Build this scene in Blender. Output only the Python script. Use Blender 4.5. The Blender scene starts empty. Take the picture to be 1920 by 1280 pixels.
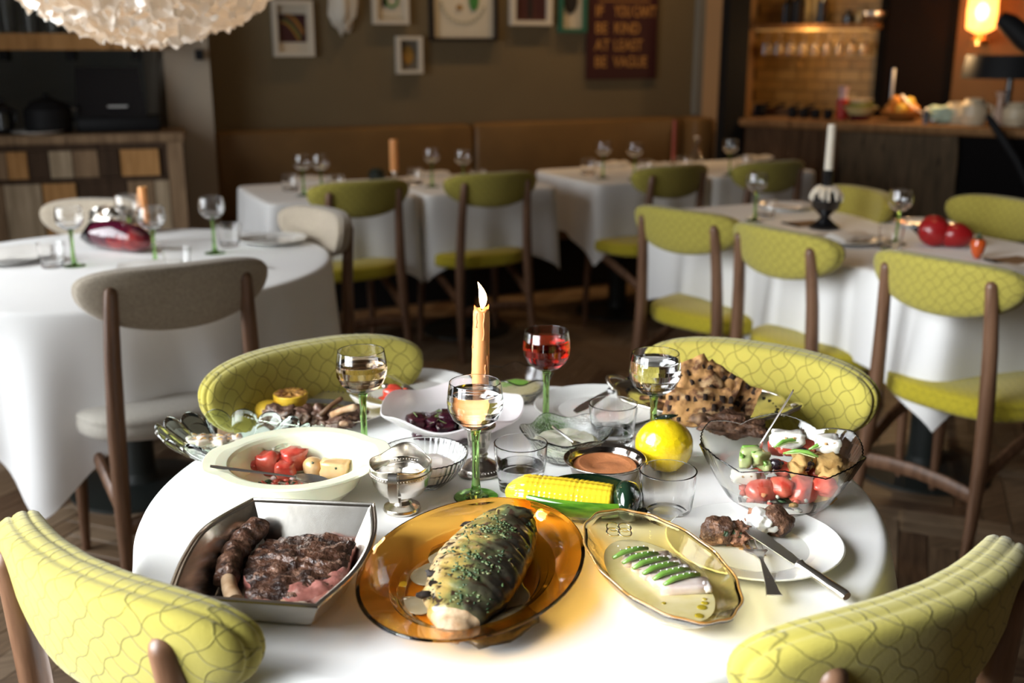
import bpy, bmesh, math, random
from mathutils import Vector, Matrix, noise
random.seed(7)
PI = math.pi
scene = bpy.context.scene
COL = scene.collection
# ---------------------------------------------------------------- camera
CAM_H = 1.40
FPX = 2000.0
PITCH = math.radians(15.5)
cam_d = bpy.data.cameras.new('camera')
cam = bpy.data.objects.new('camera', cam_d)
COL.objects.link(cam)
cam.location = (0, 0, CAM_H)
cam.rotation_euler = (math.radians(90) - PITCH, 0, 0)
cam_d.sensor_width = 36.0
cam_d.lens = 36.0 * FPX / 1920.0
cam_d.clip_start = 0.05
cam_d.dof.use_dof = True
cam_d.dof.focus_distance = 1.47
cam_d.dof.aperture_fstop = 3.3
scene.camera = cam
scene.cycles.sample_clamp_indirect = 60.0
scene.cycles.blur_glossy = 0.0
scene.cycles.max_bounces = 10
scene.cycles.diffuse_bounces = 3
scene.cycles.use_adaptive_sampling = True
scene.cycles.adaptive_threshold = 0.06
# ---------------------------------------------------------------- view + world
scene.view_settings.view_transform = 'Standard'
scene.view_settings.look = 'None'
scene.view_settings.exposure = 0.0
scene.view_settings.gamma = 1.0
scene.view_settings.use_curve_mapping = False
world = bpy.data.worlds.new('world')
scene.world = world
world.use_nodes = True
world.node_tree.nodes['Background'].inputs[0].default_value = (0.75, 0.85, 1.0, 1)
world.node_tree.nodes['Background'].inputs[1].default_value = 0.6
# the room is turned 25 degrees against the camera: U runs along the back wall, V towards it
RA = math.radians(25)
UX, UY = math.cos(RA), math.sin(RA)
def rv(u, v, z=0.0):
    return Vector((u * UX - v * UY, u * UY + v * UX, z))
def area(name, loc, target, sx, sy, power, color):
    l = bpy.data.lights.new(name, 'AREA')
    l.shape = 'RECTANGLE'; l.size = sx; l.size_y = sy
    l.energy = power; l.color = color
    o = bpy.data.objects.new(name, l); COL.objects.link(o)
    o.location = loc
    o.rotation_euler = (Vector(target) - Vector(loc)).to_track_quat('-Z', 'Z').to_euler()
    return o
def spot(name, loc, target, power, color, angle=60, size=0.04, blend=0.6):
    l = bpy.data.lights.new(name, 'SPOT')
    l.energy = power; l.color = color; l.spot_size = math.radians(angle)
    l.spot_blend = blend; l.shadow_soft_size = size
    o = bpy.data.objects.new(name, l); COL.objects.link(o)
    o.location = loc
    o.rotation_euler = (Vector(target) - Vector(loc)).to_track_quat('-Z', 'Y').to_euler()
    return o
def point(name, loc, power, color, size=0.05):
    l = bpy.data.lights.new(name, 'POINT')
    l.energy = power; l.color = color; l.shadow_soft_size = size
    o = bpy.data.objects.new(name, l); COL.objects.link(o); o.location = loc
    return o
DAY = (0.93, 0.97, 1.0)
WARM = (1.0, 0.62, 0.28)
WIN_U = -1.25
# daylight through the two tall windows of the left wall
area('daylight_near', rv(WIN_U + .03, 1.0, 1.62), rv(0.8, .60, 1.25), 1.9, 1.75, 98, DAY).data.spread = math.radians(102)
area('daylight_far', rv(WIN_U + .03, 3.25, 1.32), rv(0.8, 3.0, 1.0), 1.5, 2.3, 56, DAY).data.spread = math.radians(135)
# warm picture spots on the ceiling in front of the back wall
for _i, (_u, _p) in enumerate(((1.55, 8), (2.35, 18), (3.1, 25), (3.8, 22))):
    spot('picture_spot_light', rv(_u, 5.52, 2.75), rv(_u, 5.96, 1.55), _p, WARM, 85, .05)
# warm ceiling downlights over the banquette tables and the right-hand table
for _u, _v, _p in ((1.3, 4.85, 15), (2.05, 4.85, 15), (2.95, 4.9, 15), (3.65, 4.9, 12), (2.7, 3.4, 24), (2.7, 2.6, 22)):
    spot('table_spot_light', rv(_u, _v, 2.85), rv(_u, _v, .75), _p, WARM, 50, .05, .9)
# ---------------------------------------------------------------- layout helper
def at(x, y, z):
    """point at height z that the photograph shows at pixel x, y"""
    X, Y = x - 960.0, 640.0 - y
    d = Vector((X, FPX * math.cos(PITCH) + Y * math.sin(PITCH), -FPX * math.sin(PITCH) + Y * math.cos(PITCH)))
    t = (z - CAM_H) / d.z
    return Vector((d.x * t, d.y * t, z))
def aty(x, y, yy):
    X, Y = x - 960.0, 640.0 - y
    d = Vector((X, FPX * math.cos(PITCH) + Y * math.sin(PITCH), -FPX * math.sin(PITCH) + Y * math.cos(PITCH)))
    t = yy / d.y
    return Vector((d.x * t, yy, CAM_H + d.z * t))
def atv(x, y, v):
    """point on the plane v = const of the turned room"""
    X, Y = x - 960.0, 640.0 - y
    d = Vector((X, FPX * math.cos(PITCH) + Y * math.sin(PITCH), -FPX * math.sin(PITCH) + Y * math.cos(PITCH)))
    t = v / (-d.x * UY + d.y * UX)
    return Vector((d.x * t, d.y * t, CAM_H + d.z * t))
def proj(p):
    z = p[2] - CAM_H
    dep = p[1] * math.cos(PITCH) - z * math.sin(PITCH)
    if dep < .05: return (-9999, -9999)
    return (960 + FPX * p[0] / dep, 640 - FPX * (p[1] * math.sin(PITCH) + z * math.cos(PITCH)) / dep)
# ---------------------------------------------------------------- materials
MATS = {}
def _set(b, k, v):
    if k in b.inputs: b.inputs[k].default_value = v
def mat(name, base, rough=.5, metal=0, trans=0, ior=1.45, spec=.5, sss=0, coat=0, emis=None, emis_s=0, sheen=0,
        c2=None, nscale=20, ndetail=4, lo=.35, hi=.65, c3=None, n3=60, lo3=.55, hi3=.7, bump=0, bscale=80, stretch=None, alpha=1,
        bdist=.002, rough2=None, uvbump=None):
    if name in MATS: return MATS[name]
    m = bpy.data.materials.new(name); m.use_nodes = True
    nt = m.node_tree; N = nt.nodes; L = nt.links
    b = N['Principled BSDF']
    _set(b, 'Base Color', (*base, 1)); _set(b, 'Roughness', rough); _set(b, 'Metallic', metal)
    _set(b, 'Transmission Weight', trans); _set(b, 'IOR', ior); _set(b, 'Specular IOR Level', spec)
    if sss:
        _set(b, 'Subsurface Weight', sss); _set(b, 'Subsurface Radius', (.01, .006, .004)); _set(b, 'Subsurface Scale', 1.0)
    _set(b, 'Coat Weight', coat); _set(b, 'Coat Roughness', .08)
    _set(b, 'Sheen Weight', sheen); _set(b, 'Alpha', alpha)
    if emis:
        _set(b, 'Emission Color', (*emis, 1)); _set(b, 'Emission Strength', emis_s)
    if c2 or bump:
        tc = N.new('ShaderNodeTexCoord'); mp = N.new('ShaderNodeMapping')
        L.new(tc.outputs['Object'], mp.inputs['Vector'])
        if stretch: mp.inputs['Scale'].default_value = stretch
        col = None
        def noise_fac(scale, detail, a, c):
            n = N.new('ShaderNodeTexNoise'); n.inputs['Scale'].default_value = scale; n.inputs['Detail'].default_value = detail
            L.new(mp.outputs[0], n.inputs['Vector'])
            r = N.new('ShaderNodeValToRGB'); r.color_ramp.elements[0].position = a; r.color_ramp.elements[1].position = c
            L.new(n.outputs['Fac'], r.inputs['Fac']); return r.outputs['Color']
        def mixc(fac, A, B):
            x = N.new('ShaderNodeMix'); x.data_type = 'RGBA'
            L.new(fac, x.inputs['Factor'])
            if isinstance(A, tuple): x.inputs['A'].default_value = (*A, 1)
            else: L.new(A, x.inputs['A'])
            x.inputs['B'].default_value = (*B, 1)
            for i in x.inputs:
                if i.type == 'RGBA' and i.name == 'A':
                    if isinstance(A, tuple): i.default_value = (*A, 1)
                    elif not i.is_linked: L.new(A, i)
                if i.type == 'RGBA' and i.name == 'B': i.default_value = (*B, 1)
            return [o for o in x.outputs if o.type == 'RGBA'][0]
        if c2: col = mixc(noise_fac(nscale, ndetail, lo, hi), base, c2)
        if c3: col = mixc(noise_fac(n3, 3, lo3, hi3), col, c3)
        if col is not None: L.new(col, b.inputs['Base Color'])
        if bump:
            n = N.new('ShaderNodeTexNoise'); n.inputs['Scale'].default_value = bscale; n.inputs['Detail'].default_value = 5
            L.new(mp.outputs[0], n.inputs['Vector'])
            bp = N.new('ShaderNodeBump'); bp.inputs['Strength'].default_value = bump; bp.inputs['Distance'].default_value = bdist
            L.new(n.outputs['Fac'], bp.inputs['Height']); L.new(bp.outputs[0], b.inputs['Normal'])
    MATS[name] = m
    return m
def fabric_mat(name, base, line, cell):
    """woven upholstery with a wavy ogee grid stitched in a darker thread (UV in metres)"""
    m = bpy.data.materials.new(name); m.use_nodes = True
    nt = m.node_tree; N = nt.nodes; L = nt.links; b = N['Principled BSDF']
    uv = N.new('ShaderNodeUVMap'); sp = N.new('ShaderNodeSeparateXYZ'); L.new(uv.outputs[0], sp.inputs[0])
    def M(op, a, c=None, k=None):
        n = N.new('ShaderNodeMath'); n.operation = op
        for i, s in enumerate((a, c, k)):
            if s is None: continue
            if isinstance(s, (int, float)): n.inputs[i].default_value = s
            else: L.new(s, n.inputs[i])
        return n.outputs[0]
    p = M('DIVIDE', M('ADD', sp.outputs[0], sp.outputs[1]), cell)
    q = M('DIVIDE', M('SUBTRACT', sp.outputs[0], sp.outputs[1]), cell)
    def fam(a, c):
        w = M('MULTIPLY', M('SINE', M('MULTIPLY', c, PI)), .13)
        fr = M('FRACT', M('ADD', a, w))
        return M('ABSOLUTE', M('SUBTRACT', fr, .5))          # .5 at a line
    d = M('MAXIMUM', fam(p, q), fam(q, p))
    ln = M('SUBTRACT', 1.0, M('MULTIPLY', M('SUBTRACT', .5, d), 19.0))
    ln = M('MINIMUM', M('MAXIMUM', ln, 0.0), 1.0)
    nz = N.new('ShaderNodeTexNoise'); nz.inputs['Scale'].default_value = 260
    tc = N.new('ShaderNodeTexCoord'); L.new(tc.outputs['Object'], nz.inputs['Vector'])
    dash = M('GREATER_THAN', nz.outputs['Fac'], .42)
    fac = M('MULTIPLY', M('MULTIPLY', ln, M('ADD', M('MULTIPLY', dash, .3), .7)), .85)
    x = N.new('ShaderNodeMix'); x.data_type = 'RGBA'; L.new(fac, x.inputs[0])
    ins = [i for i in x.inputs if i.type == 'RGBA']; ins[0].default_value = (*base, 1); ins[1].default_value = (*line, 1)
    L.new([o for o in x.outputs if o.type == 'RGBA'][0], b.inputs['Base Color'])
    _set(b, 'Roughness', .85); _set(b, 'Sheen Weight', .25); _set(b, 'Specular IOR Level', .2)
    bp = N.new('ShaderNodeBump'); bp.inputs['Strength'].default_value = .5; bp.inputs['Distance'].default_value = .0015
    h = M('SUBTRACT', M('MULTIPLY', nz.outputs['Fac'], .35), fac)
    L.new(h, bp.inputs['Height']); L.new(bp.outputs[0], b.inputs['Normal'])
    MATS[name] = m
    return m
# ---------------------------------------------------------------- mesh helpers
class MB:
    def __init__(s): s.v = []; s.f = []; s.m = []; s.uv = None
    def add(s, vs, fs, mi=0):
        o = len(s.v); s.v += [tuple(x) for x in vs]; s.f += [tuple(i + o for i in f) for f in fs]; s.m += [mi] * len(fs); return s
    def box(s, x0, x1, y0, y1, z0, z1, mi=0):
        return s.add([(x0,y0,z0),(x1,y0,z0),(x1,y1,z0),(x0,y1,z0),(x0,y0,z1),(x1,y0,z1),(x1,y1,z1),(x0,y1,z1)],
                     [(0,3,2,1),(4,5,6,7),(0,1,5,4),(1,2,6,5),(2,3,7,6),(3,0,4,7)], mi)
    def loft(s, rings, cap0=True, cap1=True, mi=0, closed=True):
        n = len(rings[0]); vs = []; fs = []
        for r in rings: vs += r
        for k in range(len(rings) - 1):
            for i in range(n if closed else n - 1):
                j = (i + 1) % n
                fs.append((k*n+i, k*n+j, (k+1)*n+j, (k+1)*n+i))
        if cap0: fs.append(tuple(range(n - 1, -1, -1)))
        if cap1: fs.append(tuple((len(rings)-1)*n + i for i in range(n)))
        return s.add(vs, fs, mi)
    def lathe(s, prof, n=40, mod=None, cx=0, cy=0, mi=0, sx=1, sy=1):
        vs = []; fs = []; idx = []
        pp = [prof[0]]                       # holding loops keep smooth shading tight at corners
        for (r0, z0), (r1, z1) in zip(prof, prof[1:]):
            k = max(sx, sy); L_ = math.hypot((r1 - r0) * k, z1 - z0); e = .0007
            if L_ > 4 * e: pp += [(r0 + (r1 - r0) * e / L_, z0 + (z1 - z0) * e / L_), (r1 + (r0 - r1) * e / L_, z1 + (z0 - z1) * e / L_)]
            pp.append((r1, z1))
        for (r, z) in pp:
            if r <= 1e-6:
                idx.append([len(vs)]); zz = z
                if mod: zz = mod(0, 0, z)[1]
                vs.append((cx, cy, zz))
            else:
                row = []
                for i in range(n):
                    a = 2 * PI * i / n; rr, zz = (mod(a, r, z) if mod else (r, z))
                    row.append(len(vs)); vs.append((cx + rr * math.cos(a) * sx, cy + rr * math.sin(a) * sy, zz))
                idx.append(row)
        for a, b in zip(idx, idx[1:]):
            for i in range(n):
                j = (i + 1) % n
                if len(a) == 1 and len(b) == 1: continue
                if len(a) == 1: fs.append((a[0], b[j], b[i]))
                elif len(b) == 1: fs.append((a[i], a[j], b[0]))
                else: fs.append((a[i], a[j], b[j], b[i]))
        return s.add(vs, fs, mi)
    def tube(s, pts, rads, n=10, mi=0, flat=1.0, up=(0, 0, 1)):
        pts = [Vector(p) for p in pts]
        if isinstance(rads, (int, float)): rads = [rads] * len(pts)
        if abs((pts[-1] - pts[0]).normalized().z) > .6 and tuple(up) == (0, 0, 1): up = (0, 1, 0)
        rings = []
        for i, p in enumerate(pts):
            t = (pts[min(i+1, len(pts)-1)] - pts[max(i-1, 0)]).normalized()
            a = t.cross(Vector(up))
            if a.length < 1e-4: a = t.cross(Vector((1, 0, 0)))
            a.normalize(); b = a.cross(t).normalized()
            rings.append([tuple(p + a * rads[i] * math.cos(2*PI*k/n) + b * rads[i] * flat * math.sin(2*PI*k/n)) for k in range(n)])
        return s.loft(rings, mi=mi)
    def blob(s, c, r, seed=0, amp=.15, freq=1.6, sub=3, mi=0, rot=0, flatz=None):
        bm = bmesh.new(); bmesh.ops.create_icosphere(bm, subdivisions=sub, radius=1)
        if isinstance(r, (int, float)): r = (r, r, r)
        of = Vector((seed * 3.17, seed * 1.31, seed * .77)); cr, sr = math.cos(rot), math.sin(rot)
        vs = []
        for v in bm.verts:
            d = v.co.normalized(); k = 1 + amp * noise.noise(d * freq + of) * 1.6 + amp * .5 * noise.noise(d * freq * 3 + of)
            x, y, z = d.x * r[0] * k, d.y * r[1] * k, d.z * r[2] * k
            if flatz is not None: z = max(z, flatz)
            vs.append((c[0] + x * cr - y * sr, c[1] + x * sr + y * cr, c[2] + z))
        fs = [tuple(v.index for v in f.verts) for f in bm.faces]; bm.free()
        return s.add(vs, fs, mi)
    def chunk(s, c, size, seed=0, rot=0, round_=.35, amp=.1, sub=3, mi=0):
        """rounded cut cube"""
        bm = bmesh.new(); bmesh.ops.create_cube(bm, size=2)
        bmesh.ops.subdivide_edges(bm, edges=bm.edges[:], cuts=sub, use_grid_fill=True)
        of = Vector((seed * 2.7, seed * 1.9, seed)); cr, sr = math.cos(rot), math.sin(rot); vs = []
        for v in bm.verts:
            p = v.co.copy(); p = p.lerp(p.normalized() * 1.15, round_); p *= 1 + amp * noise.noise(p * 1.4 + of) * 1.5
            x, y, z = p.x * size[0], p.y * size[1], p.z * size[2]
            vs.append((c[0] + x * cr - y * sr, c[1] + x * sr + y * cr, c[2] + z))
        bm.verts.index_update()
        fs = [tuple(v.index for v in f.verts) for f in bm.faces]; bm.free()
        return s.add(vs, fs, mi)
    def xf(s, M):
        s.v = [tuple(M @ Vector(p)) for p in s.v]; return s
    def build(s, name, mats, parent=None, smooth=True, uv=None, auto=40):
        me = bpy.data.meshes.new(name); me.from_pydata(s.v, [], s.f)
        ms = mats if isinstance(mats, (list, tuple)) else [mats]
        for m in ms: me.materials.append(m)
        if len(ms) > 1: me.polygons.foreach_set('material_index', s.m)
        if uv:
            ul = me.uv_layers.new(name='UVMap')
            for lp in me.loops: ul.data[lp.index].uv = uv(s.v[lp.vertex_index])
        me.update()
        if smooth:
            me.polygons.foreach_set('use_smooth', [True] * len(me.polygons))
            if auto: me.set_sharp_from_angle(angle=math.radians(auto))
        o = bpy.data.objects.new(name, me); COL.objects.link(o)
        if parent: o.parent = parent
        return o
def tag(o, label=None, cat=None, group=None, kind=None):
    if label: o['label'] = label
    if cat: o['category'] = cat
    if group: o['group'] = group
    if kind: o['kind'] = kind
    return o
def thing(name, label, cat, loc=(0, 0, 0), rz=0, group=None):
    o = bpy.data.objects.new(name, None); COL.objects.link(o)
    o.empty_display_size = .05
    o.location = loc; o.rotation_euler = (0, 0, rz)
    return tag(o, label, cat, group)
def copy_tree(o, parent=None):
    c = o.copy(); COL.objects.link(c); c.parent = parent
    for ch in [x for x in o.children]: copy_tree(ch, c)
    return c
def put(o, loc, rz=0, label=None, group=None):
    o.location = loc; o.rotation_euler = (0, 0, rz)
    if label: o['label'] = label
    if group: o['group'] = group
    return o
def share(name, me_obj, parent, loc, rot=(0, 0, 0), scale=(1, 1, 1)):
    o = bpy.data.objects.new(name, me_obj.data if hasattr(me_obj, 'data') else me_obj); COL.objects.link(o)
    o.parent = parent; o.location = loc; o.rotation_euler = rot; o.scale = scale
    return o
ORD = ('first', 'second', 'third', 'fourth', 'fifth', 'sixth', 'seventh', 'eighth', 'ninth', 'tenth', 'eleventh', 'twelfth', 'thirteenth')
# ---------------------------------------------------------------- material library
GREEN = fabric_mat('green_upholstery', (.38, .325, .06), (.115, .10, .016), .036)
GREEN2 = fabric_mat('green_seat_upholstery', (.50, .41, .028), (.24, .20, .012), .032)
BEIGE = mat('beige_upholstery', (.45, .38, .29), .9, sheen=.3, c2=(.36, .30, .225), nscale=160, bump=.4, bscale=300)
BEIGE2 = mat('beige_seat_upholstery', (.50, .46, .40), .9, sheen=.3, c2=(.43, .40, .34), nscale=160, bump=.3, bscale=300)
WOOD = mat('walnut', (.21, .11, .062), .38, c2=(.12, .058, .03), nscale=9, stretch=(6, 6, .6), bump=.08, bscale=60)
CLOTH = mat('white_linen', (.87, .86, .84), .85, sheen=.15, bump=.12, bscale=700, c2=(.85, .84, .83), nscale=3)
SILVER = mat('polished_silver', (.80, .77, .72), .21, 1, c2=(.66, .62, .55), nscale=14, bump=.06, bscale=40)
SILVERD = mat('tarnished_silver', (.56, .52, .47), .26, 1, c2=(.36, .32, .28), nscale=22, bump=.1, bscale=90)
STEEL = mat('cutlery_steel', (.78, .76, .74), .33, 1)
GLASS = mat('clear_glass', (1, 1, 1), .0, trans=1, ior=1.46)
GGREEN = mat('green_glass', (.42, .74, .24), .0, trans=1, ior=1.46)
PORC = mat('white_porcelain', (.82, .81, .78), .12, coat=.5)
BLACK = mat('black_satin', (.010, .010, .011), .6, spec=.25)
BLACKG = mat('black_gloss', (.01, .01, .012), .12, coat=.5)
LINEN = mat('napkin_linen', (.72, .69, .65), .9, bump=.2, bscale=400)
# ---------------------------------------------------------------- room shell
def room_obj(o):
    o.rotation_euler = (0, 0, RA); return o
W_TAUPE = mat('taupe_paint', (.165, .125, .068), .8, bump=.05, bscale=120, c2=(.155, .117, .063), nscale=3)
W_PIER = mat('warm_grey_paint', (.27, .23, .18), .8, bump=.05, bscale=120)
W_DARK = mat('slate_paint', (.24, .255, .24), .8, c2=(.22, .235, .22), nscale=4)
W_BROWN = mat('brown_paint', (.12, .085, .05), .8, c2=(.10, .07, .042), nscale=4)
W_CEIL = mat('ceiling_paint', (.16, .145, .13), .9)
W_TAN = mat('tan_paint', (.42, .25, .12), .7)
PLANK = [mat('oak_plank_a', (.25, .165, .098), .4, c2=(.13, .08, .046), nscale=7, stretch=(1, 9, 9), bump=.12, bscale=60),
         mat('oak_plank_b', (.32, .225, .145), .4, c2=(.18, .12, .072), nscale=7, stretch=(1, 9, 9), bump=.12, bscale=60),
         mat('oak_plank_c', (.16, .095, .055), .4, c2=(.085, .048, .028), nscale=7, stretch=(1, 9, 9), bump=.12, bscale=60)]
GROUT = mat('floor_base', (.03, .02, .012), .8)
fl = room_obj(MB().box(-1.9, 7.2, -1.9, 8.3, -.06, -.008).build('floor', GROUT, smooth=False)); tag(fl, kind='structure')
PL, PW = .40, .08
b_ = bmesh.new(); bmesh.ops.create_cube(b_, size=1)
for v_ in b_.verts:
    v_.co.x *= PL - .003; v_.co.y *= PW - .003; v_.co.z = v_.co.z * .012 - .006
bmesh.ops.bevel(b_, geom=[e for e in b_.edges if all(v.co.z > -.003 for v in e.verts)], offset=.0012, segments=1, affect='EDGES')
plank_me = []
for k_ in range(3):
    me_ = bpy.data.meshes.new('plank'); b_.to_mesh(me_); me_.materials.append(PLANK[k_]); plank_me.append(me_)
b_.free()
cand = []
nrep = int(PL / PW)
for i_ in range(-60, 130):
    for j_ in range(-60, 130):
        # herringbone: horizontal and vertical planks stepping along the diagonal
        for o_ in (0, 1):
            bx, by = i_ * PW, j_ * PW
            if (i_ + j_ * 1) % 1: continue
            if o_ == 0 and (i_ - j_) % (2 * nrep) == 0: cx, cy, r_ = bx + PL / 2, by + PW / 2, 0
            elif o_ == 1 and (i_ - j_) % (2 * nrep) == nrep: cx, cy, r_ = bx + PW / 2, by - PL / 2 + PW, PI / 2
            else: continue
            c45, s45 = math.cos(PI/4), math.sin(PI/4)
            u_, v_ = cx * c45 - cy * s45 + 1.5, cx * s45 + cy * c45 - 1.0
            if not (-1.75 < u_ < 6.2 and -1.5 < v_ < 6.6): continue
            p_ = rv(u_, v_, 0); q_ = proj(p_)
            vis = (-60 < q_[0] < 360 and 740 < q_[1] < 1180) or (1560 < q_[0] < 1860 and 860 < q_[1] < 1290) or (760 < q_[0] < 1210 and 585 < q_[1] < 760)
            cand.append((0 if vis else 1, p_.length, u_, v_, r_ + PI / 4))
cand.sort()
rest_ = {0: MB(), 1: MB(), 2: MB()}
rnd = random.Random(3)
for n_, (vs_, d_, u_, v_, r_) in enumerate(cand):
    k_ = rnd.choice((0, 0, 1, 1, 2)); dz_ = rnd.uniform(-.0006, .0006)
    if n_ < 290:
        share('plank', plank_me[k_], fl, (u_, v_, dz_), (0, 0, r_))
    else:
        c_, s_ = math.cos(r_), math.sin(r_)
        hx, hy = PL / 2 - .0015, PW / 2 - .0015
        vv = [(u_ + x * c_ - y * s_, v_ + x * s_ + y * c_, z + dz_) for z in (-.008, 0) for x, y in ((-hx,-hy),(hx,-hy),(hx,hy),(-hx,hy))]
        rest_[k_].add(vv, [(4,5,6,7),(0,1,5,4),(1,2,6,5),(2,3,7,6),(3,0,4,7)])
for k_ in range(3):
    tag(rest_[k_].build('planks', PLANK[k_], fl, smooth=False), kind='stuff')
V_BACK = 6.02
# back wall with the two steps of the banquette in front
U_COR = 4.16
tag(room_obj(MB().box(.86, U_COR + .12, V_BACK, V_BACK + .12, 0, 2.9).build('wall_back', W_TAUPE, smooth=False)), kind='structure')
tag(room_obj(MB().box(-1.9, 7.2, -1.9, 8.3, 2.9, 2.96).build('ceiling', W_CEIL, smooth=False)), kind='structure')
# left wall with two tall windows
wl = MB()
vw = [(-1.9, .05), (1.95, 2.5), (4.0, 8.3)]
for a_, c_ in vw: wl.box(WIN_U - .2, WIN_U, a_, c_, 0, 2.9)
for a_, c_ in ((.05, 1.95), (2.5, 4.0)):
    wl.box(WIN_U - .2, WIN_U, a_, c_, 0, .74 if a_ < 1 else .12); wl.box(WIN_U - .2, WIN_U, a_, c_, 2.5, 2.9)
tag(room_obj(wl.build('wall_left', W_PIER, smooth=False)), kind='structure')
WFR = mat('window_frame_paint', (.5, .5, .48), .4)
for n_, (a_, c_) in enumerate(((.05, 1.95), (2.5, 4.0))):
    fr = MB(); zl = .74 if n_ == 0 else .12
    fr.box(WIN_U + .05, WIN_U + .09, a_, a_ + .05, zl, 2.5); fr.box(WIN_U + .05, WIN_U + .09, c_ - .05, c_, zl, 2.5)
    fr.box(WIN_U + .05, WIN_U + .09, a_, c_, zl, zl + .05); fr.box(WIN_U + .05, WIN_U + .09, a_, c_, 2.45, 2.5)
    fr.box(WIN_U + .05, WIN_U + .09, (a_ + c_) / 2 - .025, (a_ + c_) / 2 + .025, zl + .05, 2.45)
    fr.box(WIN_U + .05, WIN_U + .09, a_ + .05, c_ - .05, 1.98, 2.01)
    wo = room_obj(fr.build('window_%d' % (n_ + 1), WFR, smooth=False)); tag(wo, kind='structure')
tag(room_obj(MB().box(-1.9, 7.2, -1.9, -1.75, 0, 2.9).build('wall_front', W_BROWN, smooth=False)), kind='structure')
tag(room_obj(MB().box(7.05, 7.2, -1.75, 8.3, 0, 2.9).build('wall_right', W_BROWN, smooth=False)), kind='structure')
# pier between the service alcove and the dining wall
tag(room_obj(MB().box(.755, .98, V_BACK - .26, V_BACK + .6, 0, 2.9).build('wall_pier', mat('pier_paint', (.50, .43, .34), .8, bump=.05, bscale=120), smooth=False)), kind='structure')
# alcove behind the service cabinet
tag(room_obj(MB().box(-1.75, .80, 6.62, 6.75, 0, 2.9).build('wall_alcove', W_DARK, smooth=False)), kind='structure')
# banquette along the back wall, turning at the corner
LEATHER = mat('tan_leather', (.19, .105, .035), .5, c2=(.16, .088, .03), nscale=5, bump=.08, bscale=150)
bq = thing('banquette', 'long tan leather wall banquette behind the back row of tables', 'banquette', (0, 0, 0), RA)
def soft_box(x0, x1, y0, y1, z0, z1, r=.03):
    m = MB(); rings = []
    for t, ins in ((0, r), (.3 * r, .3 * r), (r, 0)):
        rings.append((z0 + t, ins))
    for t, ins in ((r, 0), (.3 * r, .3 * r), (0, r)):
        rings.append((z1 - t, ins))
    R = []
    for z, ins in rings:
        a0, a1, b0, b1 = x0 + ins, x1 - ins, y0 + ins, y1 - ins; c = r * .8
        R.append([(a0+c,b0,z),(a1-c,b0,z),(a1-.3*c,b0+.3*c,z),(a1,b0+c,z),(a1,b1-c,z),(a1-.3*c,b1-.3*c,z),(a1-c,b1,z),(a0+c,b1,z),(a0+.3*c,b1-.3*c,z),(a0,b1-c,z),(a0,b0+c,z),(a0+.3*c,b0+.3*c,z)])
    return m.loft(R)
for a_, c_ in ((1.0, 2.50), (2.51, 3.98)):
    soft_box(a_, c_, V_BACK - .13, V_BACK, .46, .955, .035).build('backrest', LEATHER, bq)
    soft_box(a_, c_, V_BACK - .55, V_BACK - .12, .30, .46, .04).build('seat', LEATHER, bq)
soft_box(3.985, 4.13, 5.78, V_BACK, .46, .955, .035).build('backrest', LEATHER, bq)
MB().box(1.0, 4.1, V_BACK - .5, V_BACK - .01, 0, .30).build('base', BLACK, bq, smooth=False)
# corner return wall at the bar opening, its grey trim and the black door frame
tag(room_obj(MB().box(U_COR, U_COR + .12, 5.77, V_BACK, 0, 2.9).build('wall_return', W_TAN, smooth=False)), kind='structure')
GREYT = mat('grey_trim', (.20, .20, .18), .6)
tag(room_obj(MB().box(U_COR - .05, U_COR - .001, V_BACK - .05, V_BACK - .001, .96, 2.9).build('trim_1', GREYT, smooth=False)), kind='structure')
tag(room_obj(MB().box(U_COR - .02, U_COR + .14, 5.69, 5.768, 0, 2.9).build('trim_2', BLACK, smooth=False)), kind='structure')

# unseen cross wall, added to keep near window light off the back tables
tag(room_obj(MB().box(WIN_U, -.42, 2.03, 2.17, 0, 2.9).build('wall_light_block', W_PIER, smooth=False)), kind='structure')
# ---------------------------------------------------------------- local frames for angled furniture
class Frame:
    def __init__(s, o, deg):
        s.o = Vector(o); s.a = math.radians(deg); s.x = Vector((math.cos(s.a), math.sin(s.a), 0)); s.y = Vector((-math.sin(s.a), math.cos(s.a), 0))
    def loc(s, px, py, yl):
        """local x, z of the pixel on the plane local y = yl"""
        X, Y = px - 960.0, 640.0 - py
        d = Vector((X, FPX * math.cos(PITCH) + Y * math.sin(PITCH), -FPX * math.sin(PITCH) + Y * math.cos(PITCH)))
        c = Vector((0, 0, CAM_H)); n = s.y
        t = ((s.o + n * yl) - c).dot(n) / d.dot(n); p = c + d * t
        return (p - s.o).dot(s.x), p.z
    def w(s, x, y, z=0): return s.o + s.x * x + s.y * y + Vector((0, 0, z))
# ---------------------------------------------------------------- service cabinet in the alcove
def rustic(name, c, d): return mat(name, c, .8, spec=.2, c2=d, nscale=5, stretch=(7, 7, .8), lo=.3, hi=.7, c3=tuple(x * .35 for x in d), n3=7, lo3=.62, hi3=.72, bump=.25, bscale=40)
RW = {'o': rustic('reclaimed_orange_wood', (.58, .31, .12), (.38, .19, .065)), 'g': rustic('reclaimed_grey_wood', (.52, .40, .27), (.32, .24, .15)),
      'd': rustic('reclaimed_dark_wood', (.085, .05, .03), (.05, .03, .018)), 'm': rustic('reclaimed_mid_wood', (.34, .225, .13), (.2, .125, .072))}
p0 = at(345, 248, 1.0)
FC = Frame((p0.x, p0.y, 0), 16)
cabn = thing('service_cabinet', 'waist-high service cabinet of patchwork reclaimed boards beside the pier', 'cabinet', FC.o, FC.a)
MB().box(-1.45, -.012, .022, .36, 0, .955).build('body', RW['d'], cabn, smooth=False)
soft_box(-1.47, .0, -.01, .37, .955, 1.0, .008).build('top', RW['m'], cabn)
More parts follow.
